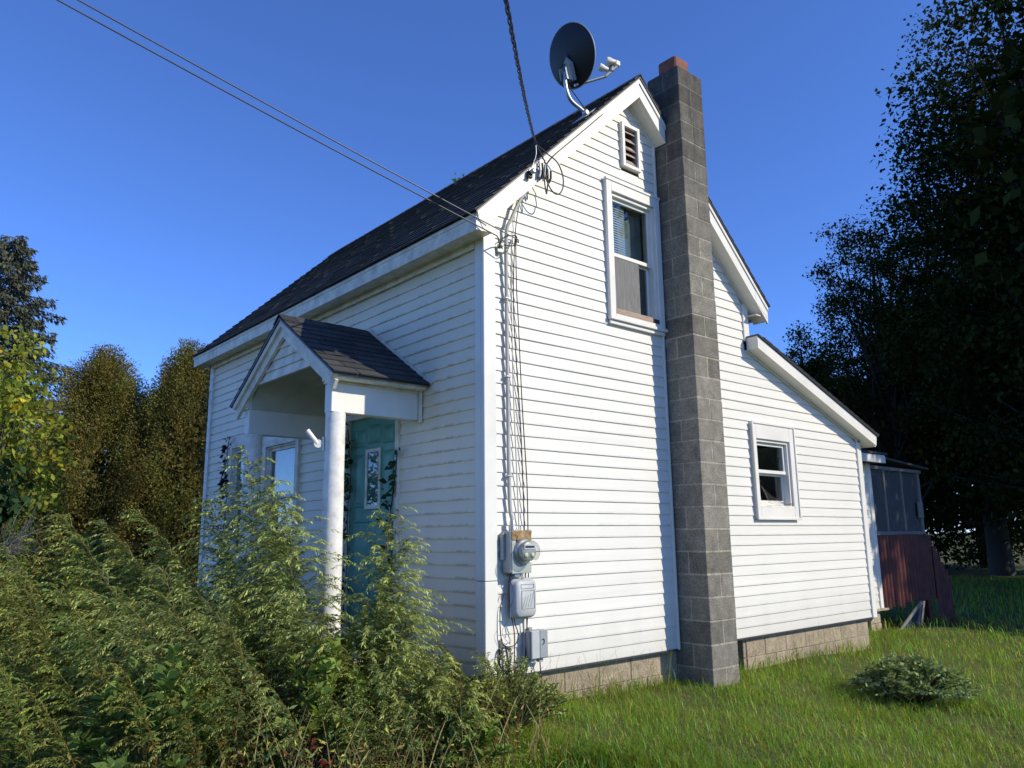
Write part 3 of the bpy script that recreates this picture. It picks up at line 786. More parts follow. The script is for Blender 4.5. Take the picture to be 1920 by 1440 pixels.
# ---- entry portico
PY, PHW, PXF = 1.77, 1.02, -.92        # ridge y, half width of roof, front x
PZR, PZE = 3.300, 2.650                # ridge and eave height of the deck underside
PSL = (PZR-PZE)/PHW
def pr(y): return PZR-PSL*abs(y-PY)
def portico():
    # roof deck
    m = MB()
    for s_ in (-1, 1):
        ye = PY+s_*(PHW+.02)
        m.prism([(PXF-.012, PY, pr(PY)+.002), (PXF-.012, ye, pr(ye)+.002), (PXF-.012, ye, pr(ye)+.020), (PXF-.012, PY, pr(PY)+.020)], (-PXF+.0, 0, 0))
    r = H(m.build('porch_roof', 'drip_edge')); tag(r, 'small shingled gable roof over the entry')
    # shingle tabs, each its own piece
    L = math.hypot(PHW+.03, (PHW+.03)*PSL); uy, uz = (PHW+.03)/L, -(PHW+.03)*PSL/L
    expo = .125
    cache = {}
    def tab(s_, w):
        k = (s_, round(w, 3))
        if k not in cache:
            V = [(.0045, 0, .003), (w-.0045, 0, .003), (w-.0045, expo+.02, .014), (.0045, expo+.02, .014), (w-.0045, expo+.02, .002), (.0045, expo+.02, .002)]
            V = [(x, s_*(d*uy+h*-uz), d*uz+h*uy) for x, d, h in V]
            F = [(0, 1, 2, 3), (3, 2, 4, 5), (0, 3, 5), (1, 4, 2)]
            if s_ > 0: F = [f for f in F]
            else: F = [f[::-1] for f in F]
            me = bpy.data.meshes.new('shingle'); me.from_pydata(V, [], [f[::-1] for f in F]); me.materials.append(MAT['shingle_porch']); cache[k] = me
        return cache[k]
    n = int(round(L/expo))
    for s_ in (-1, 1):
        for c in range(n):
            d0 = L-(c+1)*expo-.02
            x = PXF-.018-(.15 if c % 2 else 0)-(.07 if c % 3 == 0 else 0)
            while x < -.03:
                a, b = max(x, PXF-.018), min(x+.305, -.026); x += .305
                if b-a < .03: continue
                o = link('shingle', tab(s_, b-a)); dd = max(d0, -.01)+random.uniform(-.003, .003)
                o.location = (a, PY+s_*(dd*uy+.020*-uz), PZR+dd*uz+.020*uy+.002); under(o, r)
    me = MB().add([(0, -.13*uy, .13*uz), (0, 0, .01), (0, .13*uy, .13*uz), (.29, -.13*uy, .13*uz-.006), (.29, 0, .002), (.29, .13*uy, .13*uz-.006), (0, -.13*uy, .13*uz-.012), (0, 0, -.004), (0, .13*uy, .13*uz-.012)],
                  [(0, 3, 4, 1), (1, 4, 5, 2), (0, 1, 7, 6), (1, 2, 8, 7)]).mesh('ridge_cap'); me.materials.append(MAT['shingle_porch'])
    x = PXF-.02
    while x < -.3:
        o = link('ridge_cap', me); o.location = (x, PY, PZR+.047); under(o, r); x += .15
    o = link('ridge_cap', me); o.location = (-.32, PY, PZR+.045); under(o, r)
    under(MB().prism([(-.030, PY-PHW-.05, pr(PY-PHW-.05)+.03), (-.030, PY, PZR+.05), (-.030, PY+PHW+.05, pr(PY+PHW+.05)+.03), (-.030, PY+PHW+.05, pr(PY+PHW+.05)+.055), (-.030, PY, PZR+.078), (-.030, PY-PHW-.05, pr(PY-PHW-.05)+.055)], (.012, 0, 0)).build('wall_flashing', 'white_trim_old'), r)
    # rake boards (two layers) on the front gable
    for s_ in (-1, 1):
        for (t0, t1, xa, xb, nm) in ((0, .055, PXF, PXF+.05, 'porch_rake_moulding'), (.056, .15, PXF+.026, PXF+.055, 'porch_rake_board')):
            ye = PY+s_*PHW
            P = [(xa, PY, PZR-t0), (xa, ye, PZE-t0), (xa, ye+(-s_*.03 if t1 < .1 else -s_*.05), PZE-t1+(.02 if t1 < .1 else .03)), (xa, PY, PZR-t1)]
            H(MB().prism(P, (xb-xa, 0, 0)).build(nm, 'white_trim_old'))
    # pediment: flat panel with lapped boards
    px = -.868; zb = 2.800
    ya = (PZR-.15-zb)/PSL
    ped = H(MB().prism([(px+.02, PY-ya-.05, zb), (px+.02, PY+ya+.05, zb), (px+.02, PY, PZR-.10)], (.012, 0, 0)).build('pediment', 'white_trim_old')); tag(ped, 'porch gable panel of four lapped boards')
    for i in range(4):
        z0, z1 = zb+i*.088, zb+(i+1)*.088
        h0 = (PZR-.15-z0)/PSL; h1 = max((PZR-.15-z1)/PSL, .01)
        if h0 < .03: continue
        V = [(px+.018, PY-h0, z0), (px+.018, PY+h0, z0), (px+.002, PY+h0, z0), (px+.002, PY-h0, z0), (px+.016, PY-h1, z1), (px+.016, PY+h1, z1)]
        under(MB().add(V, [(0, 1, 2, 3), (3, 2, 5, 4), (0, 3, 4), (1, 5, 2)]).build('siding_board', 'white_trim_old'), ped)
    # beams
    bx0, bx1 = -.850, -.028
    for s_ in (-1, 1):
        yo = PY+s_*.88; yi = PY+s_*.765
        H(MB().bevbox((bx0, yo, 2.366), (bx1, yi, 2.600)).build('porch_beam', 'white_trim'))
        H(MB().bevbox((bx0-.004, yo+s_*.006, 2.5995), (bx1, yi, 2.622)).build('beam_ledge', 'white_trim_old'))
        # sloped crown between beam and roof edge
        P = [(bx0-.03, yo, 2.621), (bx0-.03, yo+s_*.02, 2.640), (bx0-.03, yo+s_*.10, 2.655), (bx0-.03, yo+s_*.125, 2.685-.05), (bx0-.03, yo+s_*.125, 2.680), (bx0-.03, yi, pr(yi)-.002)]
        P = [(bx0-.03, yo, 2.622), (bx0-.03, yo+s_*.10, 2.600+.012), (bx0-.03, yo+s_*.125, 2.618), (bx0-.03, yo+s_*.125, pr(yo+s_*.125)-.002), (bx0-.03, yi, pr(yi)-.002), (bx0-.03, yi, 2.622)]
        H(MB().prism(P, (bx1-bx0+.03, 0, 0)).build('beam_crown', 'white_trim_old'))
        H(MB().bevbox((bx1+.001, yo-s_*.003, 2.34), (-.015, yo+s_*.05, 2.66)).build('beam_end_trim', 'white_trim_old'))
    # arched front bracket panels and vaulted ceiling
    xi = -.846
    yi = .765
    arch = [( -yi, 2.600)]
    A = []
    for k in range(0, 9):       # quarter curve up from beam to the flat crown
        a = RAD(90*k/8); A.append((-yi+.20*(1-math.cos(a)), 2.600+.20*math.sin(a)))
    for s_ in (-1, 1):
        poly = [(px+.003, PY-s_*y_, z_) for y_, z_ in A]
        yv = yi-.20
        poly += [(px+.003, PY+s_*(yv), 2.800-.001), (px+.003, PY+s_*(yi+.02), 2.800-.001), (px+.003, PY+s_*(yi+.16), 2.70), (px+.003, PY+s_*(yi+.13), 2.600)]
        poly = [(px+.003, PY+s_*(-y_), z_) for y_, z_ in A]+[(px+.003, PY+s_*(yi+.035), 2.798), (px+.003, PY+s_*(yi+.15), 2.690), (px+.003, PY+s_*(yi+.118), 2.600)]
        H(MB().prism(poly, (.03, 0, 0)).build('arch_bracket', 'white_trim_old'))
    V = []; n = 12
    yv = yi-.005; prof = [(-yv, 2.600)]
    for k in range(n+1):
        a = math.pi*k/n; prof.append((-yv*math.cos(a), 2.62+.30*math.sin(a)))
    prof.append((yv, 2.600))
    V = [(x, PY+y, z) for x in (px+.034, -.02) for y, z in prof]; k = len(prof)
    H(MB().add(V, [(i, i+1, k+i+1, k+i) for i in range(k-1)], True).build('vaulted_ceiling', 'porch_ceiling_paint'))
    # columns
    for s_, xx in ((-1, -.775), (1, -.775)):
        yy = PY+s_*.815
        c = MB(); prof = [(.094, .47), (.094, .50), (.089, .51)]
        for i in range(13):
            t = i/12; prof.append((.0880-.010*t+random.uniform(-.0008, .0008), .52+1.78*t))
        prof += [(.080, 2.335), (.080, 2.366)]
        c.lathe(prof, (xx, yy, 0), n=24); o = H(c.build('porch_column', 'column_paint'))
    # porch floor and step
    m = MB(); m.bevbox((-1.02, PY-1.02, .40), (-.03, PY+1.02, .465)); H(m.build('porch_floor', 'mortar'))
    m = MB(); m.bevbox((-.98, PY-.98, -.3), (-.1, PY+.98, .398)); H(m.build('porch_base', 'foundation_block'))
    m = MB(); m.bevbox((-1.35, PY-.6, -.3), (-1.03, PY+.6, .22)); H(m.build('porch_step', 'mortar'))
portico()

# ---- rear addition and screened porch, seen past the lean-to
def addition():
    Y0, X1, zb, zt = .80, 8.10, .28, 2.44
    w = H(MB().box((WL+.01, Y0+.014, zb+.02), (X1-.01, Y0+.04, zt)).build('addition_wall', 'sheathing'))
    m = MB(); m.box((X1-.03, Y0+.02, zb), (X1-.002, 4.2, zt)); m.box((WL, 4.17, zb), (X1-.03, 4.2, zt)); H(m.build('addition_side_wall', 'white_trim_old'))
    for i in range(0, 21):
        z0 = zb+i*LAP
        me = siding_mesh(WL+.6, X1-.07, WL+.6, X1-.07, z0, z0+LAP, 'x'); o = link('siding_board', me, 'siding_gable'); o.location = (0, Y0, 0); under(o, w)
    trim((X1-.075, Y0-.024, zb), (X1+.02, Y0+.012, zt))
    m = MB(); m.bevbox((WL+.02, Y0-.22, 2.395), (X1+.12, Y0-.20, 2.515)); H(m.build('addition_eave_board', 'white_trim'))
    m = MB(); m.prism([(WL+.02, Y0-.24, 2.52), (X1+.16, Y0-.24, 2.52), (X1+.16, 2.4, 2.95), (WL+.02, 2.4, 2.95)], (0, 0, .03)); m.box((WL+.02, Y0-.199, 2.40), (X1+.10, Y0+.02, 2.412)); H(m.build('addition_roof', 'shingle_main'))
    m = MB(); m.bevbox((X1-.35, Y0+.02, -.4), (X1-.02, Y0+.35, .07)); m.bevbox((X1-.33, Y0+.03, .075), (X1-.02, Y0+.34, .25)); m.bevbox((X1-.42, Y0-.05, .25), (X1+.12, Y0+.3, .279)); H(m.build('pier', 'foundation_block'))
    # screened porch: frame, screens, skirt of red corrugated sheets
    sp = H(MB().bevbox((X1+.02, Y0+.02, 1.33), (9.98, Y0+.10, 1.385)).build('screen_porch', 'grey_wood')); tag(sp, 'weathered screened back porch with red corrugated skirt')
    P = lambda o: under(o, sp)
    posts = [(8.13, .07), (8.62, .05), (9.24, .05), (9.88, .08)]
    for x, wd in posts: P(MB().bevbox((x, Y0+.02, 1.386), (x+wd, Y0+.09, 2.33)).build('post', 'grey_wood'))
    for y in (1.6, 2.4, 3.2): P(MB().bevbox((9.90, y, 1.386), (9.97, y+.06, 2.33)).build('post', 'grey_wood'))
    P(MB().bevbox((X1+.02, Y0, 2.331), (10.0, Y0+.10, 2.385)).build('top_rail', 'grey_wood')); P(MB().bevbox((9.90, Y0+.1, 2.331), (9.99, 3.3, 2.385)).build('top_rail', 'grey_wood')); P(MB().bevbox((9.90, Y0+.1, 1.33), (9.99, 3.3, 1.385)).build('sill_rail', 'grey_wood'))
    for (xa, _), (xb, _) in zip(posts[:-1], posts[1:]): P(MB().box((xa+.03, Y0+.052, 1.387), (xb+.02, Y0+.054, 2.33)).build('screen', 'screen_mesh'))
    P(MB().box((9.934, Y0+.09, 1.387), (9.936, 3.2, 2.33)).build('screen', 'screen_mesh'))
    P(MB().bevbox((9.74, Y0-.004, 1.60), (9.93, Y0+.018, 1.86)).build('patch_board', 'grey_wood'))
    P(MB().prism([(X1+.16, Y0-.10, 2.50), (10.08, Y0-.10, 2.39), (10.08, 3.4, 2.60), (X1+.16, 3.4, 2.80)], (0, 0, .03)).build('porch_roof_sheet', 'shingle_main'))
    def sheet(x0, x1, ztop, zbot, y, tilt=0):
        n = max(6, int((x1-x0)/.0125)); V = []
        for i in range(n+1):
            x = x0+(x1-x0)*i/n; yy = y+.024*math.sin(2*math.pi*(x-x0)/.115)
            zt_ = ztop(x) if callable(ztop) else ztop; zb_ = zbot(x) if callable(zbot) else zbot
            V += [(x, yy, zb_), (x+tilt, yy, zt_)]
        me = MB().add(V, [(2*i, 2*i+2, 2*i+3, 2*i+1) for i in range(n)], True); return P(me.build('corrugated_sheet', 'red_metal'))
    sheet(8.16, 8.86, 1.33, lambda x: .26+.03*math.sin(x*9), Y0); sheet(8.84, 9.46, 1.34, lambda x: .30+.03*math.sin(x*7), Y0-.018); sheet(9.44, 10.08, 1.32, .30, Y0)
    for k in range(5):
        x = 10.06+k*.118; sheet(x, x+.125, 1.14-.13*k+random.uniform(-.02, .02), -.06-.012*k, Y0-.02-.008*(k % 2))
    P(MB().bevbox((9.80, Y0+.03, -.3), (9.92, Y0+.14, .31)).build('leg', 'red_metal')); P(MB().bevbox((9.9, 3.1, -.3), (10.0, 3.2, 1.3)).build('leg', 'grey_wood'))
    P(MB().box((X1+.0, Y0+.1, .29), (9.95, 3.2, .33)).build('porch_floor', 'grey_wood'))
addition()
d = empty('leaning_panel', (8.55, .60, .0), 'dark blue panel with white edge strips leaning under the back porch', 'panel')
under(MB().prism([(8.28, .66, -.06), (9.00, .66, -.10), (9.10, .62, .30), (8.98, .62, .33)], (0, .02, 0)).build('sheet', 'tarp_blue'), d)
under(MB().prism([(8.25, .645, -.03), (8.29, .645, -.06), (9.02, .60, .30), (8.98, .60, .345)], (0, .018, 0)).build('edge_strip', 'grey_wood'), d)
under(MB().prism([(8.95, .645, -.10), (9.01, .645, -.10), (9.13, .60, .33), (9.06, .60, .33)], (0, .018, 0)).build('edge_strip', 'grey_wood'), d)
# ================================================================== THINGS ON THE HOUSE
def cable(name, pts, r, mat, label, cat='cable', group=None, n=5, seg=8):
    P = spline(pts, seg); o = MB().tube(P, r, n).build(name, mat); return tag(o, label, cat, group)
# electric meter
def meter():
    e = empty('electric_meter', (.25, -.02, 1.10), 'grey electric meter box with round glass dial under the service cable', 'electric meter')
    P = lambda o: under(o, e)
    P(MB().bevbox((.142, -.12, 1.105), (.350, -.018, 1.415), .006).build('box', 'metal_box_grey'))
    P(MB().bevbox((.152, -.127, 1.345), (.352, -.1205, 1.418), .003).build('rusty_lid', 'rust'))
    P(MB().bevbox((.152, -.126, 1.100), (.348, -.1205, 1.342), .003).build('cover', 'metal_box_grey'))
    P(MB().bevbox((.118, -.06, 1.20), (.140, -.02, 1.40), .004).build('side_flange', 'metal_box_grey'))
    c = (.268, -.126, 1.262); fr = (Vector((1, 0, 0)), Vector((0, 0, 1)), Vector((0, -1, 0)))
    P(MB().lathe([(.094, 0), (.098, .006), (.094, .02), (.088, .026)], c, frame=fr, n=28).build('ring', 'galvanised'))
    P(MB().lathe([(.083, .024), (.084, .085), (.078, .105), (.062, .118), (.03, .124), (0, .125)], c, frame=fr, n=28).build('glass_dome', 'meter_glass'))
    P(MB().lathe([(.074, .024), (.074, .060), (.068, .066), (0, .066)], c, frame=fr, n=24).build('dial_body', 'metal_grey'))
    P(MB().bevbox((.212, -.200, 1.276), (.324, -.1925, 1.316), .002).build('register', 'white_trim'))
    P(MB().bevbox((.222, -.203, 1.288), (.314, -.2005, 1.304), .001).build('register_window', 'print_black'))
    for x in (.235, .30): P(MB().lathe([(.019, .066), (.019, .072), (0, .072)], (x, -.126, 1.235), frame=fr, n=14).build('small_dial', 'white_trim'))
    P(MB().lathe([(.030, 0), (.030, .035), (.022, .04), (.022, .075), (.017, .08)], (.215, -.062, 1.416), n=14).build('hub', 'galvanised'))
    P(MB().bevbox((.20, -.10, 1.075), (.28, -.05, 1.104), .003).build('knockout', 'galvanised'))
meter()
def phone_box():
    e = empty('phone_box', (.30, -.02, .76), 'rounded light grey plastic telephone box below the electric meter', 'utility box')
    P = lambda o: under(o, e)
    P(MB().bevbox((.205, -.055, .770), (.400, -.018, 1.055), .012).build('back_plate', 'plastic_grey'))
    def rr(x0, x1, z0, z1, r, y, n=5):
        out = []
        for (cx, cz, a0) in ((x1-r, z1-r, 0), (x0+r, z1-r, 90), (x0+r, z0+r, 180), (x1-r, z0+r, 270)):
            for k in range(n+1):
                a = RAD(a0+90*k/n); out.append((cx+r*math.cos(a), y, cz+r*math.sin(a)))
        return out
    A = [rr(.188, .420, .765, 1.062, .045, -.055), rr(.188, .420, .765, 1.062, .045, -.068), rr(.197, .411, .774, 1.053, .042, -.072), rr(.199, .409, .776, 1.051, .042, -.100), rr(.212, .396, .790, 1.037, .04, -.116)]
    n = len(A[0]); m = MB(); m.add([p for a in A for p in a], [(l*n+i, l*n+(i+1) % n, (l+1)*n+(i+1) % n, (l+1)*n+i) for l in range(4) for i in range(n)]+[tuple(range(4*n, 5*n))], True)
    P(m.build('cover', 'plastic_grey'))
    P(frame_ring((.245, .985), (.375, 1.018), .0025, -.1180, -.1165).build('label_outline', 'label_grey'))
    P(frame_ring((.250, .838), (.380, .972), .0025, -.1180, -.1165).build('label_outline', 'label_grey'))
    for k in range(4):
        x = .262+.026*k; m = MB(); m.prism([(x, -.1182, .848+.004*k), (x+.003, -.1182, .848), (x+.033, -.1182, .925+.01*k), (x+.030, -.1182, .927+.01*k)], (0, .0015, 0)); P(m.build('label_stroke', 'label_grey'))
    P(MB().lathe([(.012, 0), (.012, .02), (.008, .024)], (.432, -.04, .93), axis='x', n=10).build('lock', 'galvanised'))
phone_box()
def small_box():
    e = empty('cable_box', (.43, -.02, .45), 'small dark grey hinged cable box low on the sunlit wall', 'utility box')
    P = lambda o: under(o, e)
    P(MB().bevbox((.350, -.095, .468), (.520, -.018, .668), .006).build('body', 'plastic_grey_dark'))
    P(MB().bevbox((.352, -.110, .466), (.436, -.0955, .670), .005).build('door', 'plastic_grey'))
    P(MB().bevbox((.4375, -.108, .466), (.522, -.0955, .670), .005).build('door', 'plastic_grey_dark'))
    for x in (.375, .46): P(MB().bevbox((x, -.07, .432), (x+.045, -.03, .467), .004).build('gland', 'plastic_grey'))
    P(MB().bevbox((.382, -.045, .669), (.42, -.02, .690), .004).build('hasp', 'galvanised'))
    m = MB(); m.tube(spline([(.455, -.112, .60), (.475, -.112, .605), (.477, -.112, .575), (.460, -.112, .565)], 4), .003, 4); P(m.build('pen_mark', 'print_black'))
small_box()
e = empty('ground_clamp', (.15, -.02, .56), 'two small white cable splitters beside the coiled black cable', 'splitter')
under(MB().bevbox((.115, -.045, .592), (.185, -.018, .632), .004).build('upper_body', 'white_trim'), e); under(MB().bevbox((.120, -.048, .545), (.190, -.018, .586), .004).build('lower_body', 'white_trim'), e)
for z in (.612, .566):
    under(MB().lathe([(.006, 0), (.006, .02)], (.19, -.032, z), axis='x', n=8).build('connector', 'galvanised'), e)
e = empty('wall_bracket', (.13, -.02, 3.66), 'small grey insulator bracket on the wall near the upper corner', 'bracket')
under(MB().bevbox((.105, -.045, 3.655), (.165, -.018, 3.700), .003).build('plate', 'metal_grey'), e); under(MB().bevbox((.118, -.075, 3.700), (.150, -.020, 3.726), .003).build('arm', 'metal_grey'), e)
# cables on the wall
o = cable('service_cable', [(.215, -.060, 1.49), (.208, -.038, 1.70), (.205, -.034, 2.65), (.202, -.036, 3.30), (.200, -.045, 3.82), (.245, -.06, 3.97), (.34, -.09, 4.18), (.46, -.150, 4.37), (.52, -.185, 4.455)], .0155, 'cable_grey', 'thick grey service cable running down the gable wall to the meter', n=8)
for z in (3.27, 2.62, 1.83):
    c = MB().bevbox((.180, -.056, z), (.232, -.016, z+.016), .003).build('clamp', 'galvanised'); under(c, o)
cable('wall_cable', [(.311, -.035, 3.835), (.318, -.03, 3.4), (.334, -.028, 3.10), (.361, -.03, 2.41), (.398, -.03, 1.81), (.402, -.03, 1.44), (.400, -.03, 1.1), (.385, -.03, .80), (.362, -.035, .60), (.33, -.05, .46), (.27, -.05, .42), (.17, -.04, .415)], .0045, 'cable_black', 'black cable running straight down beside the phone box')
cable('wall_cable', [(1.27, -.20, 5.24), (1.10, -.185, 5.07), (.80, -.187, 4.78), (.62, -.182, 4.60), (.50, -.14, 4.42), (.416, -.05, 4.31), (.34, -.03, 4.05), (.300, -.026, 3.66), (.288, -.026, 3.10), (.345, -.026, 2.23), (.368, -.026, 1.44), (.372, -.028, 1.0), (.375, -.03, .72), (.36, -.04, .50), (.345, -.05, .33), (.36, -.07, .215), (.43, -.075, .19), (.485, -.06, .26), (.485, -.05, .44)], .0045, 'cable_black', 'black dish cable following the rake board and hanging in a low loop')
cable('wall_cable', [(.262, -.035, 3.80), (.262, -.03, 3.3), (.268, -.028, 2.6), (.29, -.028, 2.0), (.31, -.026, 1.5), (.33, -.024, 1.05), (.345, -.03, .75), (.335, -.04, .55), (.31, -.05, .42), (.24, -.05, .36), (.15, -.05, .30)], .0048, 'cable_grey', 'thin grey cable hanging close beside the thick service cable')
cable('wall_cable', [(.205, -.125, 1.38), (.19, -.13, 1.25), (.18, -.06, 1.05), (.192, -.05, .85), (.222, -.06, .66), (.226, -.05, .45), (.215, -.05, .25), (.21, -.05, .05)], .0046, 'cable_red', 'thin dark red wire trailing from meter to ground')
cable('wall_cable', [(.22, -.06, .775), (.235, -.06, .72), (.26, -.06, .65), (.235, -.06, .585), (.17, -.055, .57), (.115, -.05, .60), (.098, -.045, .70), (.105, -.04, .85), (.15, -.035, .96)], .0042, 'cable_black', 'thin black cable looping left below the phone box')
# coil
m = MB(); 
for k in range(4):
    P = []
    for i in range(25):
        a = 2*math.pi*i/24; P.append((.115+.045*math.cos(a)*(1+.07*k)+.006*k, -.042-.006*k+.004*math.sin(3*a+k), .500+.072*math.sin(a)*(1+.04*k)-.004*k))
    m.tube(P, .0034, 4, caps=False)
m.tube(spline([(.13, -.04, .555), (.11, -.05, .575), (.09, -.045, .55), (.075, -.045, .50)], 4), .0034, 4)
tag(m.build('cable_coil', 'cable_black'), 'small coil of black cable hanging at the foot of the wall', 'cable coil')
# hair-thin loose wires around the boxes
m = MB(); rr = random.Random(5)
for k in range(16):
    x, z = rr.uniform(.13, .33), rr.choice((1.42, 1.10, 1.08, .77, .5)); p = [(x, -.07-.03*rr.random(), z)]
    for q in range(4): p.append((p[-1][0]+rr.uniform(-.07, .06), -.05-.06*rr.random(), p[-1][2]+rr.uniform(-.11, .06)))
    m.tube(spline(p, 4), .0016, 3)
o = m.build('loose_wires', 'cable_black'); tag(o, 'tangle of hair-thin loose wires around the utility boxes', 'wires', kind='stuff')
# service drop, rack and drip loops at the rake
e = empty('service_bracket', (.34, -.17, 4.33), 'black wedge clamp holding the overhead service wire to the rake board', 'bracket')
under(MB().bevbox((.315, -.205, 4.315), (.365, -.172, 4.375), .005).build('clamp', 'cable_black'), e); under(MB().lathe([(.022, 0), (.022, .03), (.012, .035)], (.352, -.205, 4.368), axis='y', n=12).build('insulator', 'galvanised'), e)
e = empty('splice_bundle', (.50, -.18, 4.42), 'bundle of black splice connectors hanging at the rake board', 'connectors')
for k in range(7):
    x = .455+.022*k; m = MB(); m.tube([(x, -.19-.012*(k % 3), 4.50-.012*k), (x+.006, -.195-.01*(k % 2), 4.40-.01*(k % 3)), (x-.004, -.19, 4.36-.012*(k % 3))], .010, 6); under(m.build('splice', 'cable_black' if k % 2 else 'metal_grey'), e)
A = Vector((.395, -.215, 4.63)); B = Vector(at(938, -60, 3.2))
m = MB()
for k in range(3):
    P = []
    for i in range(221):
        t = i/220; p = A.lerp(B, t); p = p+Vector((0, 0, -.30*t*(1-t)))
        a = 2*math.pi*(t*10)+2.094*k; w = .0075 if t > .02 else .004
        P.append(p+Vector((math.cos(a)*w*.75, math.cos(a)*w*-.65, math.sin(a)*w)))
    m.tube(P, .0052 if k else .004, 5)
tag(m.build('service_drop', 'cable_black'), 'twisted black overhead power line dropping to the gable from above', 'power line')
cable('drip_loop', [A, (.46, -.21, 4.56), (.52, -.21, 4.47), (.535, -.21, 4.37), (.53, -.20, 4.26), (.52, -.20, 4.225), (.505, -.20, 4.30), (.495, -.20, 4.42)], .0062, 'cable_black', 'inner black drip loop of the power line at the rake')
cable('drip_loop', [A, (.53, -.215, 4.585), (.64, -.22, 4.54), (.70, -.22, 4.44), (.70, -.22, 4.33), (.655, -.215, 4.255), (.59, -.21, 4.255), (.53, -.205, 4.33), (.505, -.20, 4.42)], .0062, 'cable_black', 'wide outer black drip loop of the power line in front of the siding')
cable('messenger_wire', [A, (.40, -.21, 4.54), (.375, -.20, 4.45), (.352, -.20, 4.385)], .004, 'galvanised', 'steel messenger wire tying the power line to the clamp')
def aerial(x0, z0, y0, ends, sag, r, label):
    A = Vector((x0, y0, z0)); B = Vector(ends); P = []
    for i in range(41):
        t = i/40; P.append(A.lerp(B, t)+Vector((0, 0, -sag*4*t*(1-t))))
    tag(MB().tube(P, r, 5).build('phone_line', 'cable_weathered'), label, 'phone line')
aerial(.195, 3.725, -.205, at(12, -75, 4.45), .012, .0052, 'upper of the two overhead phone lines, ending beside the thick service cable')
aerial(-.035, 3.705, -.205, at(-37, -80, 4.75), .015, .0056, 'lower of the two overhead phone lines, ending at the corner board')
cable('phone_lead', [(.195, -.205, 3.725), (.24, -.15, 3.73), (.29, -.07, 3.79), (.302, -.045, 3.83)], .0042, 'cable_black', 'short black lead from the upper phone line to the wall')
cable('phone_loop', [(-.035, -.205, 3.705), (.03, -.15, 3.71), (.10, -.07, 3.72), (.18, -.075, 3.715), (.26, -.075, 3.735), (.305, -.06, 3.80), (.295, -.05, 3.84), (.25, -.06, 3.82), (.18, -.065, 3.80), (.13, -.06, 3.745), (.115, -.05, 3.69)], .0055, 'cable_black', 'black slack loop of phone wire below the eave corner')
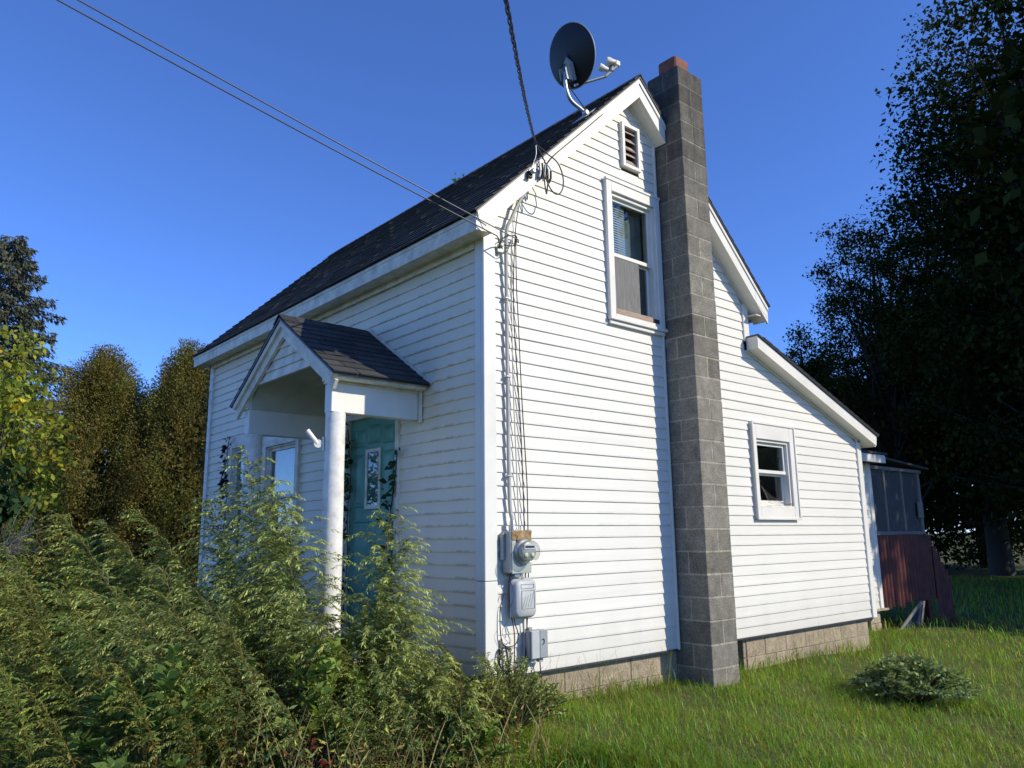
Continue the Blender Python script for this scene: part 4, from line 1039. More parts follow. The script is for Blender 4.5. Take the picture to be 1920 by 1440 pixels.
# satellite dish
def dish():
    c = Vector(at(1070, 105, 7.40)); right, up, fw = Vector(RIGHT), Vector(UPV), Vector(FWD)
    n = (fw*.70+right*.66+up*.22).normalized()         # the way the dish looks, away from the camera
    v = (Vector((0, 0, 1))-n*n.z).normalized(); v = (v+n.cross(v)*.10).normalized(); u = v.cross(n)
    base = Vector((1.24, .005, ftop(1.24)+.035))
    e = empty('satellite_dish', base, 'satellite dish on a bent mast near the gable peak, seen from its dark back', 'satellite dish')
    P = lambda o: under(o, e)
    m = MB(); rings = []
    Ru, Rv = .272, .298; k = 36
    def pt(rho, a, off): return c+u*(Ru*rho*math.cos(a))+v*(Rv*rho*math.sin(a))+n*(.062*rho*rho-.045+off)
    R = [0.02, .2, .4, .6, .8, .93, 1.0]
    V = [pt(r_, 2*math.pi*i/k, 0) for r_ in R for i in range(k)]
    m.add(V, [(l*k+i, l*k+(i+1) % k, (l+1)*k+(i+1) % k, (l+1)*k+i) for l in range(len(R)-1) for i in range(k)]+[tuple(range(k))], True)
    P(m.build('reflector_back', 'dish_back'))
    m = MB(); V = [pt(r_, 2*math.pi*i/k, .006) for r_ in R for i in range(k)]
    m.add(V, [(l*k+i, (l+1)*k+i, (l+1)*k+(i+1) % k, l*k+(i+1) % k) for l in range(len(R)-1) for i in range(k)]+[tuple(range(k))[::-1]], True); P(m.build('reflector_face', 'dish_face'))
    m = MB(); m.tube([pt(1.0, 2*math.pi*i/k, .003) for i in range(k+1)], .006, 5, caps=False); P(m.build('rim', 'metal_grey'))
    # mount bracket on the back
    bc = c-n*.05-v*.14
    m = MB(); m.prism([bc-u*.055-v*.10, bc+u*.055-v*.10, bc+u*.05+v*.06, bc+v*.12, bc-u*.05+v*.06], -n*.03); P(m.build('back_plate', 'plastic_grey_dark'))
    m = MB()
    for s_ in (-1, 1): m.prism([bc-n*.03+u*s_*.035-v*.10, bc-n*.12+u*s_*.035-v*.09, bc-n*.12+u*s_*.035+v*.01, bc-n*.03+u*s_*.035+v*.06], u*.006*s_)
    P(m.build('bracket', 'metal_grey'))
    top = bc-n*.08-v*.02
    P(MB().tube(spline([top, top-Vector((0, 0, .14)), base*.25+top*.75-Vector((0, 0, .17)), base+Vector((-.02, 0, .05)), base], 6), .019, 10).build('mast', 'galvanised'))
    m = MB(); m.lathe([(.032, -.02), (.034, .0), (.034, .012), (.02, .02)], base+Vector((0, -.02, .03)), axis='y', n=14); P(m.build('pivot', 'galvanised'))
    m = MB(); q = SL; fx = lambda x, y: (x, y, ftop(x)+.030)
    m.add([fx(1.15, -.08), fx(1.32, -.08), fx(1.32, .10), fx(1.15, .10)]+[(p[0]-.008, p[1], p[2]+.008) for p in (fx(1.15, -.08), fx(1.32, -.08), fx(1.32, .10), fx(1.15, .10))], [(0, 3, 2, 1), (4, 5, 6, 7), (0, 1, 5, 4), (1, 2, 6, 5), (2, 3, 7, 6), (3, 0, 4, 7)]); P(m.build('foot', 'plastic_grey_dark'))
    # feed arm and twin feed horns
    lo = c-v*.275-n*.02; kn = Vector(at(1135, 143, 7.50)); tip = Vector(at(1156, 124, 7.53))
    P(MB().tube([lo, kn], .015, 6).build('feed_arm', 'galvanised')); P(MB().tube([kn, kn.lerp(tip, .6), tip], .018, 6).build('feed_arm_end', 'metal_grey'))
    P(MB().tube([kn.lerp(tip, .5), kn.lerp(tip, .5)+up*.10], .028, 6).build('feed_body', 'plastic_grey_dark'))
    for px_, py_ in ((1129, 127), (1143, 115)):
        h = Vector(at(px_, py_, 7.47)); d = (c-h).normalized(); P(MB().tube([h+d*.03, h, h-d*.03, h-d*.06], [.036, .038, .026, .02], 14).build('feed_horn', 'white_trim'))
    P(MB().bevbox(tuple(tip-Vector((.025, .025, -.0))), tuple(tip+Vector((.03, .03, .05))), .005).build('feed_cap', 'white_trim'))
    P(MB().tube(spline([bc-n*.06+v*.06, bc-n*.10+u*.05, bc-n*.09-v*.12, top-Vector((0, 0, .10)), base+Vector((-.03, -.01, .10)), base+Vector((.03, -.03, .0)), base+Vector((.08, -.16, -.03))], 6), .006, 5).build('lead', 'cable_black'))
dish()
# flag bracket on the near porch column
e = empty('flag_bracket', (-.86, .93, 2.11), 'empty white flagpole bracket on the near porch column', 'flag bracket')
cx, cyy = -.775, PY-.815
d0 = (Vector((-.86, .99, 0))-Vector((cx, cyy, 0))).normalized(); pp = Vector((cx, cyy, 2.115))+d0*.085
s0 = d0.cross(Vector((0, 0, 1)))
m = MB(); m.prism([pp-s0*.022-Vector((0, 0, .055)), pp+s0*.022-Vector((0, 0, .055)), pp+s0*.022+Vector((0, 0, .055)), pp-s0*.022+Vector((0, 0, .055))], d0*.014); under(m.build('plate', 'white_trim'), e)
m = MB(); m.lathe([(.033, -.016), (.036, 0), (.033, .016)], pp+d0*.045, frame=(d0, Vector((0, 0, 1)), s0), n=16); under(m.build('pivot', 'white_trim'), e)
under(MB().tube([pp+d0*.05, pp+d0*.05+(d0*.62+Vector((0, 0, .78)))*.135], .021, 12).build('socket', 'white_trim'), e)
# ================================================================== VEGETATION
def unit(a): return a/np.maximum(np.linalg.norm(a, axis=-1, keepdims=True), 1e-9)
def rand_dir(n, g): return unit(g.normal(size=(n, 3)))
def leaf_quads(P, D, L, W, g, side=None, fold=0.0):
    """diamond leaves: P base, D unit direction, L length, W width -> (n,4,3)"""
    if side is None: side = rand_dir(len(P), g)
    s_ = unit(np.cross(D, side)); L = np.asarray(L)[:, None]; W = np.asarray(W)[:, None]
    nrm = np.cross(s_, D)
    mid = P+D*L*.45+nrm*L*fold
    return np.stack([P, mid+s_*W*.5, P+D*L, mid-s_*W*.5], 1)
def ribbon(pts, w, side):
    """strip of quads along pts (k,3) -> (k-1,4,3)"""
    w = np.broadcast_to(np.asarray(w, float), (len(pts),))[:, None]
    a = pts-side*w/2; b = pts+side*w/2
    return np.stack([a[:-1], b[:-1], b[1:], a[1:]], 1)
def quads_obj(name, Q, C, mat, join=None):
    n = len(Q); V = Q.reshape(-1, 3); F = np.arange(n*4).reshape(-1, 4)
    return np_mesh(name, V, F, mat, np.repeat(C, 4, 0))

# ---- lawn
def lawn():
    g = np.random.default_rng(21)
    bands = [(1.2, 5.6, 4200, 1.0), (5.6, 8.5, 2300, 1.0), (8.5, 13, 700, 1.25), (13, 30, 75, 2.2)]
    Vs = []; Cs = []
    tris = 0
    for r0, r1, dens, sc in bands:
        A = (r1*r1-r0*r0)*.5*RAD(92); n = int(A*dens)
        r = np.sqrt(g.uniform(r0*r0, r1*r1, n)); a = YAW+g.uniform(-RAD(46), RAD(46), n)
        x = CAM[0]+r*np.sin(a); y = CAM[1]+r*np.cos(a)
        keep = ~((x > .06) & (x < 6.0) & (y > .06) & (y < 6.1)) & ~((x > 2.25) & (x < 2.68) & (y > -.36))
        keep &= ~((x > -.97) & (x < 0) & (y > .78) & (y < 2.76)) & ~((x > 6) & (x < 8.0) & (y > .9) & (y < 4))
        # thin out beneath the weed thicket
        th = (x < -.3) & (y > -.7) & (y > -1.0-.15*x); keep &= ~(th & (g.random(n) < .75))
        clump = np.sin(x*5.1+1.3*np.sin(y*3.7))*np.cos(y*4.3+1.1*np.sin(x*2.9)); keep &= g.random(n) < .72+.28*clump
        x, y, clump = x[keep], y[keep], clump[keep]; n = len(x)
        big = .5+.5*np.sin(x*.9+2.0)*np.cos(y*1.3-.5)
        h = (.042+.048*g.random(n)**1.5+.018*clump+.024*big)*sc
        near = np.clip(1-np.maximum(-y-.02, 0)/.28, 0, 1)*(x > 0)*(y < .1)*(x < 6.2); h *= 1+.75*near*g.random(n)
        h *= np.where(g.random(n) < .05, 1.7, 1.0); h = np.maximum(h, .03)
        tuft = np.exp(-(((x+.25)/.45)**2+((y+1.25)/.30)**2)); h *= 1+1.1*tuft*g.random(n)
        az = g.uniform(0, 2*np.pi, n); lean = g.uniform(.2, 1.25, n)*h
        w = (.0028+.0034*g.random(n))*sc*(1+.2*(sc-1))*(1+.9*tuft)
        b = np.stack([x, y, gz(x, y)-.008], -1)
        d = np.stack([np.cos(az), np.sin(az), 0*az], -1); s_ = np.stack([-np.sin(az+g.normal(0, .6, n)), np.cos(az), 0*az], -1)*w[:, None]
        up = np.array([0, 0, 1.])
        m_ = b+up*(h*.60)[:, None]+d*(lean*.30)[:, None]; t_ = b+up*(h*.92)[:, None]+d*lean[:, None]
        V = np.stack([b-s_*.5, b+s_*.5, m_+s_*.45, m_-s_*.45, t_], 1)
        tint = np.stack([.55+.75*g.random(n), .62+.62*g.random(n), .5+.6*g.random(n)], -1)*(1-.35*tuft)[:, None]
        dry = g.random(n) < .045; tint[dry] = np.array([2.3, 1.55, 1.9])*(.6+.5*g.random((dry.sum(), 1)))
        tint *= (.82+.25*(.5+.5*np.sin(x*2.3+.7)*np.cos(y*1.9)))[:, None]
        Vs.append(V); Cs.append(tint)
    V = np.concatenate(Vs); C = np.concatenate(Cs); n = len(V)
    i = np.arange(n)[:, None]*5; F = np.concatenate([i+np.array([[0, 1, 2]]), i+np.array([[0, 2, 3]]), i+np.array([[3, 2, 4]])])
    o = link('grass', np_mesh('grass', V.reshape(-1, 3), F, 'grass_blade', np.repeat(C, 5, 0))); tag(o, 'sunlit uneven green lawn grass around the house', 'grass', kind='stuff')
    # long dry stalks against the foundation
    g = np.random.default_rng(5); Q = []; C = []
    for k in range(150):
        x = g.choice([g.uniform(.25, 2.0), g.uniform(3.4, 5.2)], p=[.75, .25]); y = -g.uniform(.02, .22); h = g.uniform(.12, .42); az = g.uniform(0, 6.28)
        t = np.linspace(0, 1, 6)[:, None]; p = np.array([x, y, gz(x, y)])+t*np.array([0, 0, h])+t**2*np.array([math.cos(az), -.35*abs(math.sin(az)), -.1])*h*g.uniform(.1, .8)
        Q.append(ribbon(p, np.linspace(.004, .0012, 6), np.array([.757, -.653, 0]))); C.append(np.tile(g.choice([[1.5, 1.0, 1.2], [.9, .8, .8], [.6, .42, .6]]), (5, 1)))
    o = link('dry_stalks', quads_obj('dry_stalks', np.concatenate(Q), np.concatenate(C), 'grass_blade')); tag(o, 'long dry grass stalks along the block foundation', 'grass', kind='stuff')
lawn()

# ---- tall feathery weeds
def weed_variant(seed, h=1.3, bushy=1.0, lean=.30, t0=.22):
    """one feathery weed: leaning stem, arching sprays, each spray combed with drooping narrow leaflets"""
    g = np.random.default_rng(seed); Q = []; C = []; up = np.array([0, 0, 1.])
    def stem_at(t): return np.stack([lean*h*t**2, .04*h*np.sin(3*t+seed), h*(t-.10*t**2)], -1)
    ts = np.linspace(0, 1, 12); sp = stem_at(ts)
    for a in (0, 1.05, 2.1):
        Q.append(ribbon(sp, np.linspace(.010, .003, 12), np.array([math.cos(a), math.sin(a), 0]))); C.append(np.tile([.8, .42, .5], (11, 1)))
    nb = int(26*bushy*(h/1.3)**.5)
    for k in range(nb):
        t = t0+(.985-t0)*(k+g.random())/nb; base = stem_at(np.array([t]))[0]
        az = k*2.4+g.normal(0, .35); l = (h*.40*(1-t)+.15)*g.uniform(.75, 1.25)
        out = np.array([math.cos(az), math.sin(az), 0])+np.array([3.4*lean, 0, 0]); out /= np.linalg.norm(out)
        u_ = np.linspace(0, 1, 10)[:, None]; rise = g.uniform(.60, 1.05)
        p = base+out*l*(u_*.9)+up*l*(rise*u_-.62*u_**2.4)
        tg = unit(np.gradient(p, axis=0)); sd = unit(np.cross(tg, up))
        Q.append(ribbon(p, np.linspace(.0035, .001, 10), sd[4])); C.append(np.tile([.75, .65, .55], (9, 1)))
        m = max(10, int(l/.0092)); uu = (np.arange(m)+g.random(m))/m*.97+.03
        pi = np.stack([np.interp(uu, u_[:, 0], p[:, i]) for i in range(3)], -1); ti = np.stack([np.interp(uu, u_[:, 0], tg[:, i]) for i in range(3)], -1)
        sg = np.where(np.arange(m) % 2 == 0, 1, -1)[:, None]
        D = unit(ti*.62+sg*sd[4]*g.uniform(.15, .75, (m, 1))+up*g.uniform(-.75, .05, (m, 1))+g.normal(0, .14, (m, 3)))
        L = (.052-.022*uu)*g.uniform(.7, 1.25, m); W = L*g.uniform(.16, .25, m)+.0014
        Q.append(leaf_quads(pi, D, L, W, g, side=np.tile(up, (m, 1))+g.normal(0, .5, (m, 3)), fold=.10))
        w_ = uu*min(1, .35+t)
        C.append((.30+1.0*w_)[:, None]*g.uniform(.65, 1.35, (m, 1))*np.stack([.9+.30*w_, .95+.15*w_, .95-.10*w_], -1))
    # stem leaves, brown and withered low down
    m = int(70*bushy); t = g.random(m)**1.1*.75; p = stem_at(t); az = g.uniform(0, 6.28, m)
    D = unit(np.stack([np.cos(az), np.sin(az), g.uniform(-.9, .5, m)], -1)); L = g.uniform(.045, .095, m)
    Q.append(leaf_quads(p+D*.01, D, L, L*g.uniform(.18, .34, m), g, fold=.1))
    c = np.where((g.random(m) < (.75-t*1.4))[:, None], np.array([.95, .52, .5]), np.array([.55, .68, .6]))*g.uniform(.5, 1.1, (m, 1)); C.append(c)
    return np.concatenate(Q), np.concatenate(C)
VARS = [weed_variant(100+k, 1.3, 1.0, .30+.02*k) for k in range(10)]
LEAN = math.atan2(.653, -.757)          # the thicket bends to the left of the view
def placed(var, x, y, h, rot, tilt=0.0):
    Q, C = VARS[var]; s_ = h/1.3
    c, s2 = math.cos(rot), math.sin(rot); R = np.array([[c, -s2, 0], [s2, c, 0], [0, 0, 1]])
    return (Q*s_)@R.T+np.array([x, y, float(gz(x, y))-.02]), C
def in_poly(x, y, P):
    r = False
    for (x0, y0), (x1, y1) in zip(P, P[1:]+P[:1]):
        if (y0 > y) != (y1 > y) and x < (x1-x0)*(y-y0)/(y1-y0)+x0: r = not r
    return r
POLY = [(.10, -.62), (-.9, -.98), (-2.1, -.75), (-3.4, -.15), (-4.3, 1.2), (-4.2, 3.4), (-3.0, 4.6), (-1.4, 4.2), (-1.25, 2.9), (-1.12, .55), (-.10, .45), (-.06, -.1)]
def thicket():
    g = np.random.default_rng(77); Q = []; C = []; n = 0; pts = []
    while n < 185:
        x, y = g.uniform(-4.3, .15), g.uniform(-1.1, 4.6)
        if not in_poly(x, y, POLY): continue
        if -1.75 < x < -.45 and y < -.30 and g.random() < .72: continue
        if min([(x-a)**2+(y-b)**2 for a, b in pts], default=9) < .17**2: continue
        pts.append((x, y)); n += 1
        d = math.hypot(x-CAM[0], y-CAM[1])
        # height follows the photograph: low by the house corner and the front edge, tall toward the porch
        h = .60+.22*(d-3.9)
        if x > -1.0: h = min(h, .62+.22*max(0, (-.25-x))+.25*max(0, y))
        h = min(h, 1.40)*g.uniform(.82, 1.12)
        if x < -2.6: h *= .92
        q, c = placed(int(g.integers(0, 10)), x, y, h, LEAN+g.normal(0, .32)); q[..., 2] = np.maximum(q[..., 2], -.4)
        tint = g.uniform(.75, 1.15)*np.array([g.uniform(.85, 1.2), 1.0, g.uniform(.7, 1.05)])
        Q.append(q); C.append(c*tint)
    for k in range(34):
        x, y = g.uniform(-2.2, -1.12), g.uniform(-.40, .75); q, c = placed(int(g.integers(0, 10)), x, y, g.uniform(.85, 1.22)+.1*y, LEAN+g.normal(0, .45)); Q.append(q); C.append(c*g.uniform(.8, 1.15))
    for k in range(26):
        x, y = g.uniform(-1.75, -.40), g.uniform(-.85, -.25); q, c = placed(int(g.integers(0, 10)), x, y, g.uniform(.42, .75)+.1*(y+.5), LEAN+g.normal(0, .9)); Q.append(q); C.append(c*g.uniform(.7, 1.05))
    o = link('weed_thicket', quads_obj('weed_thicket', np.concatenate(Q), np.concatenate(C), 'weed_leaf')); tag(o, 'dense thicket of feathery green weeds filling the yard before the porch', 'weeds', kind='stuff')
thicket()
def tall_weed(seed, px, depth, ytop, lean, rot, label, bushy=1.3, tc=1.0):
    p = at(px, 1000, depth); x, y = p[0], p[1]; z = float(gz(x, y)); h = (at(px, ytop, depth)[2]-z)/.92
    Q, C = weed_variant(seed, h, bushy, lean, .30); c, s2 = math.cos(rot), math.sin(rot)
    Q = Q@np.array([[c, -s2, 0], [s2, c, 0], [0, 0, 1]]).T
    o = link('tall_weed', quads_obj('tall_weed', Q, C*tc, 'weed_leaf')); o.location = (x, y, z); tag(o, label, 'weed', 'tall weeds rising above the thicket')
tall_weed(300, 500, 5.7, 842, .07, LEAN, 'tallest feathery weed, rising between the two porch columns', 1.9, 1.05)
tall_weed(301, 555, 5.5, 925, .10, LEAN+1.0, 'feathery weed just left of the near porch column', 1.6)
tall_weed(302, 705, 5.3, 948, .06, LEAN+3.1, 'upright feathery weed in front of the teal door', 1.5)
tall_weed(303, 712, 5.2, 1085, .16, LEAN+3.14, 'weed leaning right across the shaded siding', 1.5)
tall_weed(304, 455, 6.5, 905, .08, LEAN, 'feathery weed in front of the far porch column', 1.3)
tall_weed(305, 420, 6.0, 945, .42, LEAN, 'long arching plume reaching left against the dark hedge', 1.2, 1.1)
tall_weed(306, 345, 6.4, 965, .40, LEAN+.1, 'arching plume below the narrower evergreen', 1.2)
tall_weed(307, 265, 6.2, 955, .38, LEAN, 'plume leaning left below the broad evergreen', 1.3, 1.1)
tall_weed(308, 150, 6.0, 1010, .40, LEAN+.2, 'plume leaning out at the left below the yellow shrub', 1.2)
tall_weed(311, 690, 5.0, 1010, .18, LEAN+2.9, 'bushy pale weed filling the lower part of the doorway', 2.0, 1.0)
tall_weed(312, 722, 4.9, 1135, .18, LEAN+3.2, 'spreading weed below the door, right of the near porch column', 2.0, 1.0)
tall_weed(313, 705, 4.7, 1215, .20, LEAN+2.7, 'low weed beside the foot of the near porch column', 1.6, .85)
tall_weed(314, 840, 4.7, 1278, .2, LEAN+3.3, 'low spreading weed close to the house corner', 1.8, .85)
tall_weed(315, 590, 5.2, 985, .16, LEAN, 'dense weed in front of the porch step', 2.0, 1.0)
tall_weed(316, 535, 5.6, 885, .10, LEAN, 'dense feathery weed before the front window', 2.0, 1.05)
tall_weed(317, 455, 5.8, 925, .16, LEAN, 'feathery weed covering the foot of the far porch column', 2.0, 1.0)
tall_weed(310, 770, 4.75, 1225, .25, LEAN+3.3, 'low drooping weed spreading toward the house corner', 1.4, .9)
# dead stems and withered leaves at the foot of the thicket
def dead_stems():
    g = np.random.default_rng(9); Q = []; C = []
    for k in range(340):
        x = g.uniform(-2.1, -.15); y = g.uniform(-1.1, -.25)+.1*abs(x); z = float(gz(x, y)); az = g.uniform(0, 6.28); h = g.uniform(.15, .6); fl = g.random() < .35
        t = np.linspace(0, 1, 5)[:, None]
        p = np.array([x, y, z])+t*np.array([math.cos(az)*(.9 if fl else .35), math.sin(az)*(.9 if fl else .35), .25 if fl else 1.0])*h+t**2*np.array([0, 0, -.1])
        Q.append(ribbon(p, np.linspace(.007, .003, 5), np.array([.757, -.653, 0]) if not fl else np.array([0, 0, 1.]))); col = np.array([[1.3, .75, .8], [1.0, .45, .5], [1.9, 1.3, 1.5], [.5, .3, .35]])[g.integers(0, 4)]
        C.append(np.tile(col, (4, 1)))
    m = 2200; x = g.uniform(-2.2, -.35, m); y = g.uniform(-1.15, .1, m); z = gz(x, y)+g.random(m)**2*.40; D = rand_dir(m, g); L = g.uniform(.022, .052, m)
    Q.append(leaf_quads(np.stack([x, y, z], -1), D, L, L*.26, g, fold=.18)); cc = np.array([[1.5, .9, .9], [1.0, .55, .55], [1.9, 1.5, .7], [.6, .8, .55]])[g.integers(0, 4, m)]; C.append(cc*g.uniform(.5, 1.1, (m, 1)))
    o = link('dead_stems', quads_obj('dead_stems', np.concatenate(Q), np.concatenate(C), 'weed_leaf')); tag(o, 'brown dead stems and withered leaves at the foot of the thicket', 'dead stems', kind='stuff')
dead_stems()
# ---- leafy mounds: the herb in the lawn and the shrub at the house corner
def mound(name, x, y, r, h, n, ll, mat, label, tint, seed, squash=1.0):
    g = np.random.default_rng(seed); e = empty(name, (x, y, float(gz(x, y))), label, 'plant' if name == 'lawn_herb' else ('weed' if name == 'leafy_weed' else 'shrub'))
    ns = max(14, n//26); st = MB(); Q = []; C = []
    for k in range(ns):
        a = g.uniform(0, 6.28); rr_ = math.sqrt(g.random()); tip = np.array([math.cos(a)*r*rr_, math.sin(a)*r*rr_*squash, h*(1-.75*rr_**2)*g.uniform(.8, 1.12)])
        b0 = tip*np.array([.25, .25, 0]); t = np.linspace(0, 1, 6)[:, None]; p = b0+(tip-b0)*t+np.array([0, 0, 1])*(t*(1-t))*h*.3
        st.tube([tuple(v) for v in p], [.006, .005, .004, .0035, .003, .002], 3)
        m = n//ns; uu = g.uniform(.25, 1.0, m)**.6; pi = np.stack([np.interp(uu, t[:, 0], p[:, i]) for i in range(3)], -1)
        az = g.uniform(0, 6.28, m); D = unit(np.stack([np.cos(az), np.sin(az), g.uniform(-.25, .65, m)], -1)+unit(tip[None])*.5); L = ll*g.uniform(.6, 1.2, m)
        Q.append(leaf_quads(pi, D, L, L*g.uniform(.38, .6, m), g, side=np.tile([0, 0, 1.], (m, 1))+g.normal(0, .5, (m, 3)), fold=.10)); C.append(np.array(tint)*g.uniform(.55, 1.25, (m, 1))*(.75+.35*uu)[:, None])
    o = st.build('stems', 'stem_green'); o.parent = e; o['kind'] = 'stuff'
    o = link('leaves', quads_obj('leaves', np.concatenate(Q), np.concatenate(C), mat)); o.parent = e; o['kind'] = 'stuff'
mound('lawn_herb', 3.50, -1.52, .52, .33, 5200, .050, 'herb_leaf', 'low dark green leafy mound standing alone in the lawn', (1.0, 1.0, 1.0), 4)
mound('corner_shrub', -.12, -.38, .42, .50, 3600, .030, 'herb_leaf', 'small-leaved dark shrub at the foot of the house corner', (1.1, 1.0, .7), 6)
mound('corner_shrub', .28, -.22, .30, .26, 1700, .028, 'herb_leaf', 'low sprawling shrub below the coiled cable at the wall foot', (1.15, 1.05, .7), 8)
mound('red_sapling', -1.72, -.62, .16, .26, 60, .045, 'vine_red', 'small plant with dull red leaves at the foot of the thicket', (3.6, 1.2, .9), 3)
for i_, (x_, y_, r_, h_, n_, l_, c_, t_) in enumerate([
        (-1.55, -.42, .34, .72, 900, .075, (.62, .70, .36), 'yellow-green broad-leaved weed in the middle of the thicket'),
        (-2.35, -.20, .40, .70, 1000, .085, (.42, .55, .36), 'dark broad-leaved weed low in the left of the thicket'),
        (-1.05, -.10, .30, .80, 800, .070, (.72, .68, .34), 'yellowing weed before the foot of the near porch column'),
        (-.75, -.78, .26, .34, 600, .060, (.5, .62, .34), 'low green weed at the front edge of the thicket')]):
    mound('leafy_weed', x_, y_, r_, h_, n_, l_, 'weed_leaf', t_, c_, 200+i_)
# ---- creepers
def creeper(path, n, spread, mat, label, seed, ll=.07, x=-.03):
    g = np.random.default_rng(seed); P = np.array([p for p in spline([(x, a, b) for a, b in path], 8)]); e = empty('climbing_vine', tuple(P[-1]), label, 'vine')
    under(MB().tube([tuple(p) for p in P], .005, 4).build('stem', 'stem_brown'), e)
    i = g.integers(0, len(P), n); p = P[i]+np.stack([-np.abs(g.normal(0, .02, n)), g.normal(0, spread, n), g.normal(0, .04, n)], -1)
    D = unit(np.stack([g.uniform(-.9, -.1, n), g.normal(0, .7, n), g.uniform(-1, .3, n)], -1)); L = ll*g.uniform(.6, 1.2, n)
    o = link('leaves', quads_obj('leaves', leaf_quads(p, D, L, L*.62, g, side=np.tile([1., 0, .3], (n, 1)), fold=.08), g.uniform(.5, 1.3, (n, 1))*np.ones((1, 3)), mat)); under(o, e); o['kind'] = 'stuff'
creeper([(5.19, 2.68), (5.22, 2.5), (5.26, 2.30), (5.20, 2.12), (5.16, 1.95), (5.20, 1.6), (5.3, .9)], 95, .055, 'vine_red', 'dark red creeper hanging down the far siding', 1, .085)
creeper([(5.98, 3.75), (6.02, 3.4), (6.0, 3.0), (6.02, 2.4), (6.0, 1.5)], 60, .05, 'vine_leaf', 'thin green creeper climbing the far corner board', 2, .08, -.05)
creeper([(1.20, 2.10), (1.23, 1.9), (1.27, 1.70), (1.30, 1.50), (1.26, 1.2), (1.3, .6)], 60, .035, 'vine_leaf', 'green creeper on the right edge of the teal door', 3, .085, -.035)
creeper([(2.10, 2.42), (2.05, 2.2), (2.02, 1.95), (2.06, 1.6), (2.04, 1.2), (2.1, .6)], 130, .045, 'vine_leaf', 'dense green creeper on the left edge of the teal door', 4, .085, -.035)

# ---- trees
def tree_obj(name, base, label, cat='tree', group=None): return empty(name, tuple(base), label, cat, group)
def crown_obj(e, Q, C, mat):
    o = link('crown', quads_obj('crown', Q, C, mat)); o.parent = e; return o
def conifer_hedge(x, y, h, r, n, label, seed, tint):
    """arborvitae: dense upright cone of flat sprays"""
    g = np.random.default_rng(seed); z = float(gz(x, y)); e = tree_obj('arborvitae', (x, y, z), label, 'tree', 'brownish evergreens left of the house')
    o = MB().tube([(0, 0, -.2), (0, 0, h*.5), (0, 0, h*.93)], [.10, .06, .01], 7).build('trunk', 'bark'); o.parent = e
    ph = g.uniform(0, 6.28, 8)
    nc = 900; cz = g.random(nc)**.9; a = g.uniform(0, 6.28, nc)
    prof = r*np.clip(1-cz**1.9, 0, 1)**.62*(.80+.26*np.clip(cz*5, 0, 1))
    prof *= .95+.17*np.sin(3*a+5*cz*3+ph[0])+.13*np.sin(7*a-9*cz+ph[1])+.10*np.sin(13*cz+2*a+ph[2])+g.normal(0, .09, nc)
    cen = np.stack([np.cos(a)*prof, np.sin(a)*prof, .05+cz*h*.97], -1)
    out = np.stack([np.cos(a), np.sin(a), .9+0*a], -1); out = unit(out)
    m = n//nc; k = np.repeat(np.arange(nc), m); N = len(k)
    off = np.clip(g.normal(0, 1, (N, 3)), -1.7, 1.7)*np.array([.060, .060, .13])*(r/.9)
    P = cen[k]+off; D = unit(out[k]+g.normal(0, .55, (N, 3))+np.array([0, 0, -.15])); L = g.uniform(.03, .075, N)
    Q = leaf_quads(P, D, L, L*g.uniform(.28, .5, N), g, fold=.1)
    cb = g.uniform(.65, 1.2, nc)[k][:, None]*g.uniform(.75, 1.2, (N, 1))
    warm = (g.random(nc)[k] < .22)[:, None]; C = cb*np.where(warm, np.array([1.15, .88, .75]), np.array([.92, 1.0, .85]))*np.array(tint)
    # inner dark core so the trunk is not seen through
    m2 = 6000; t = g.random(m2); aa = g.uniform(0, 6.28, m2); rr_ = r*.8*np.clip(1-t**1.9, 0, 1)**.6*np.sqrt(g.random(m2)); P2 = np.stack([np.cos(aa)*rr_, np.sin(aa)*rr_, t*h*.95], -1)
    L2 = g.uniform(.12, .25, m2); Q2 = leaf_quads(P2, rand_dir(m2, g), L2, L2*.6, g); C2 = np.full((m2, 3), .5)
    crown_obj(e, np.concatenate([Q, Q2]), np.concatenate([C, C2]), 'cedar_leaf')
p = at(172, 1000, 17.0); conifer_hedge(p[0], p[1], 5.40, 1.58, 96000, 'broad rounded brown-green evergreen, left of the pair by the house', 31, (1.0, .95, .9))
p = at(335, 1000, 17.0); conifer_hedge(p[0], p[1], 5.60, 1.36, 84000, 'narrower brown-green evergreen close to the house corner', 32, (.92, .92, .9))
p = at(90, 1000, 19.5); conifer_hedge(p[0], p[1], 4.5, 1.3, 24000, 'smaller shaded evergreen behind the yellow shrub', 33, (.8, .9, .9))
p = at(285, 1000, 18.6); conifer_hedge(p[0], p[1], 4.9, 1.5, 28000, 'added low evergreen tinted dark for the shade between the pair', 34, (.7, .8, .8))  # added tree; dark tint stands in for the shaded foot of its neighbour
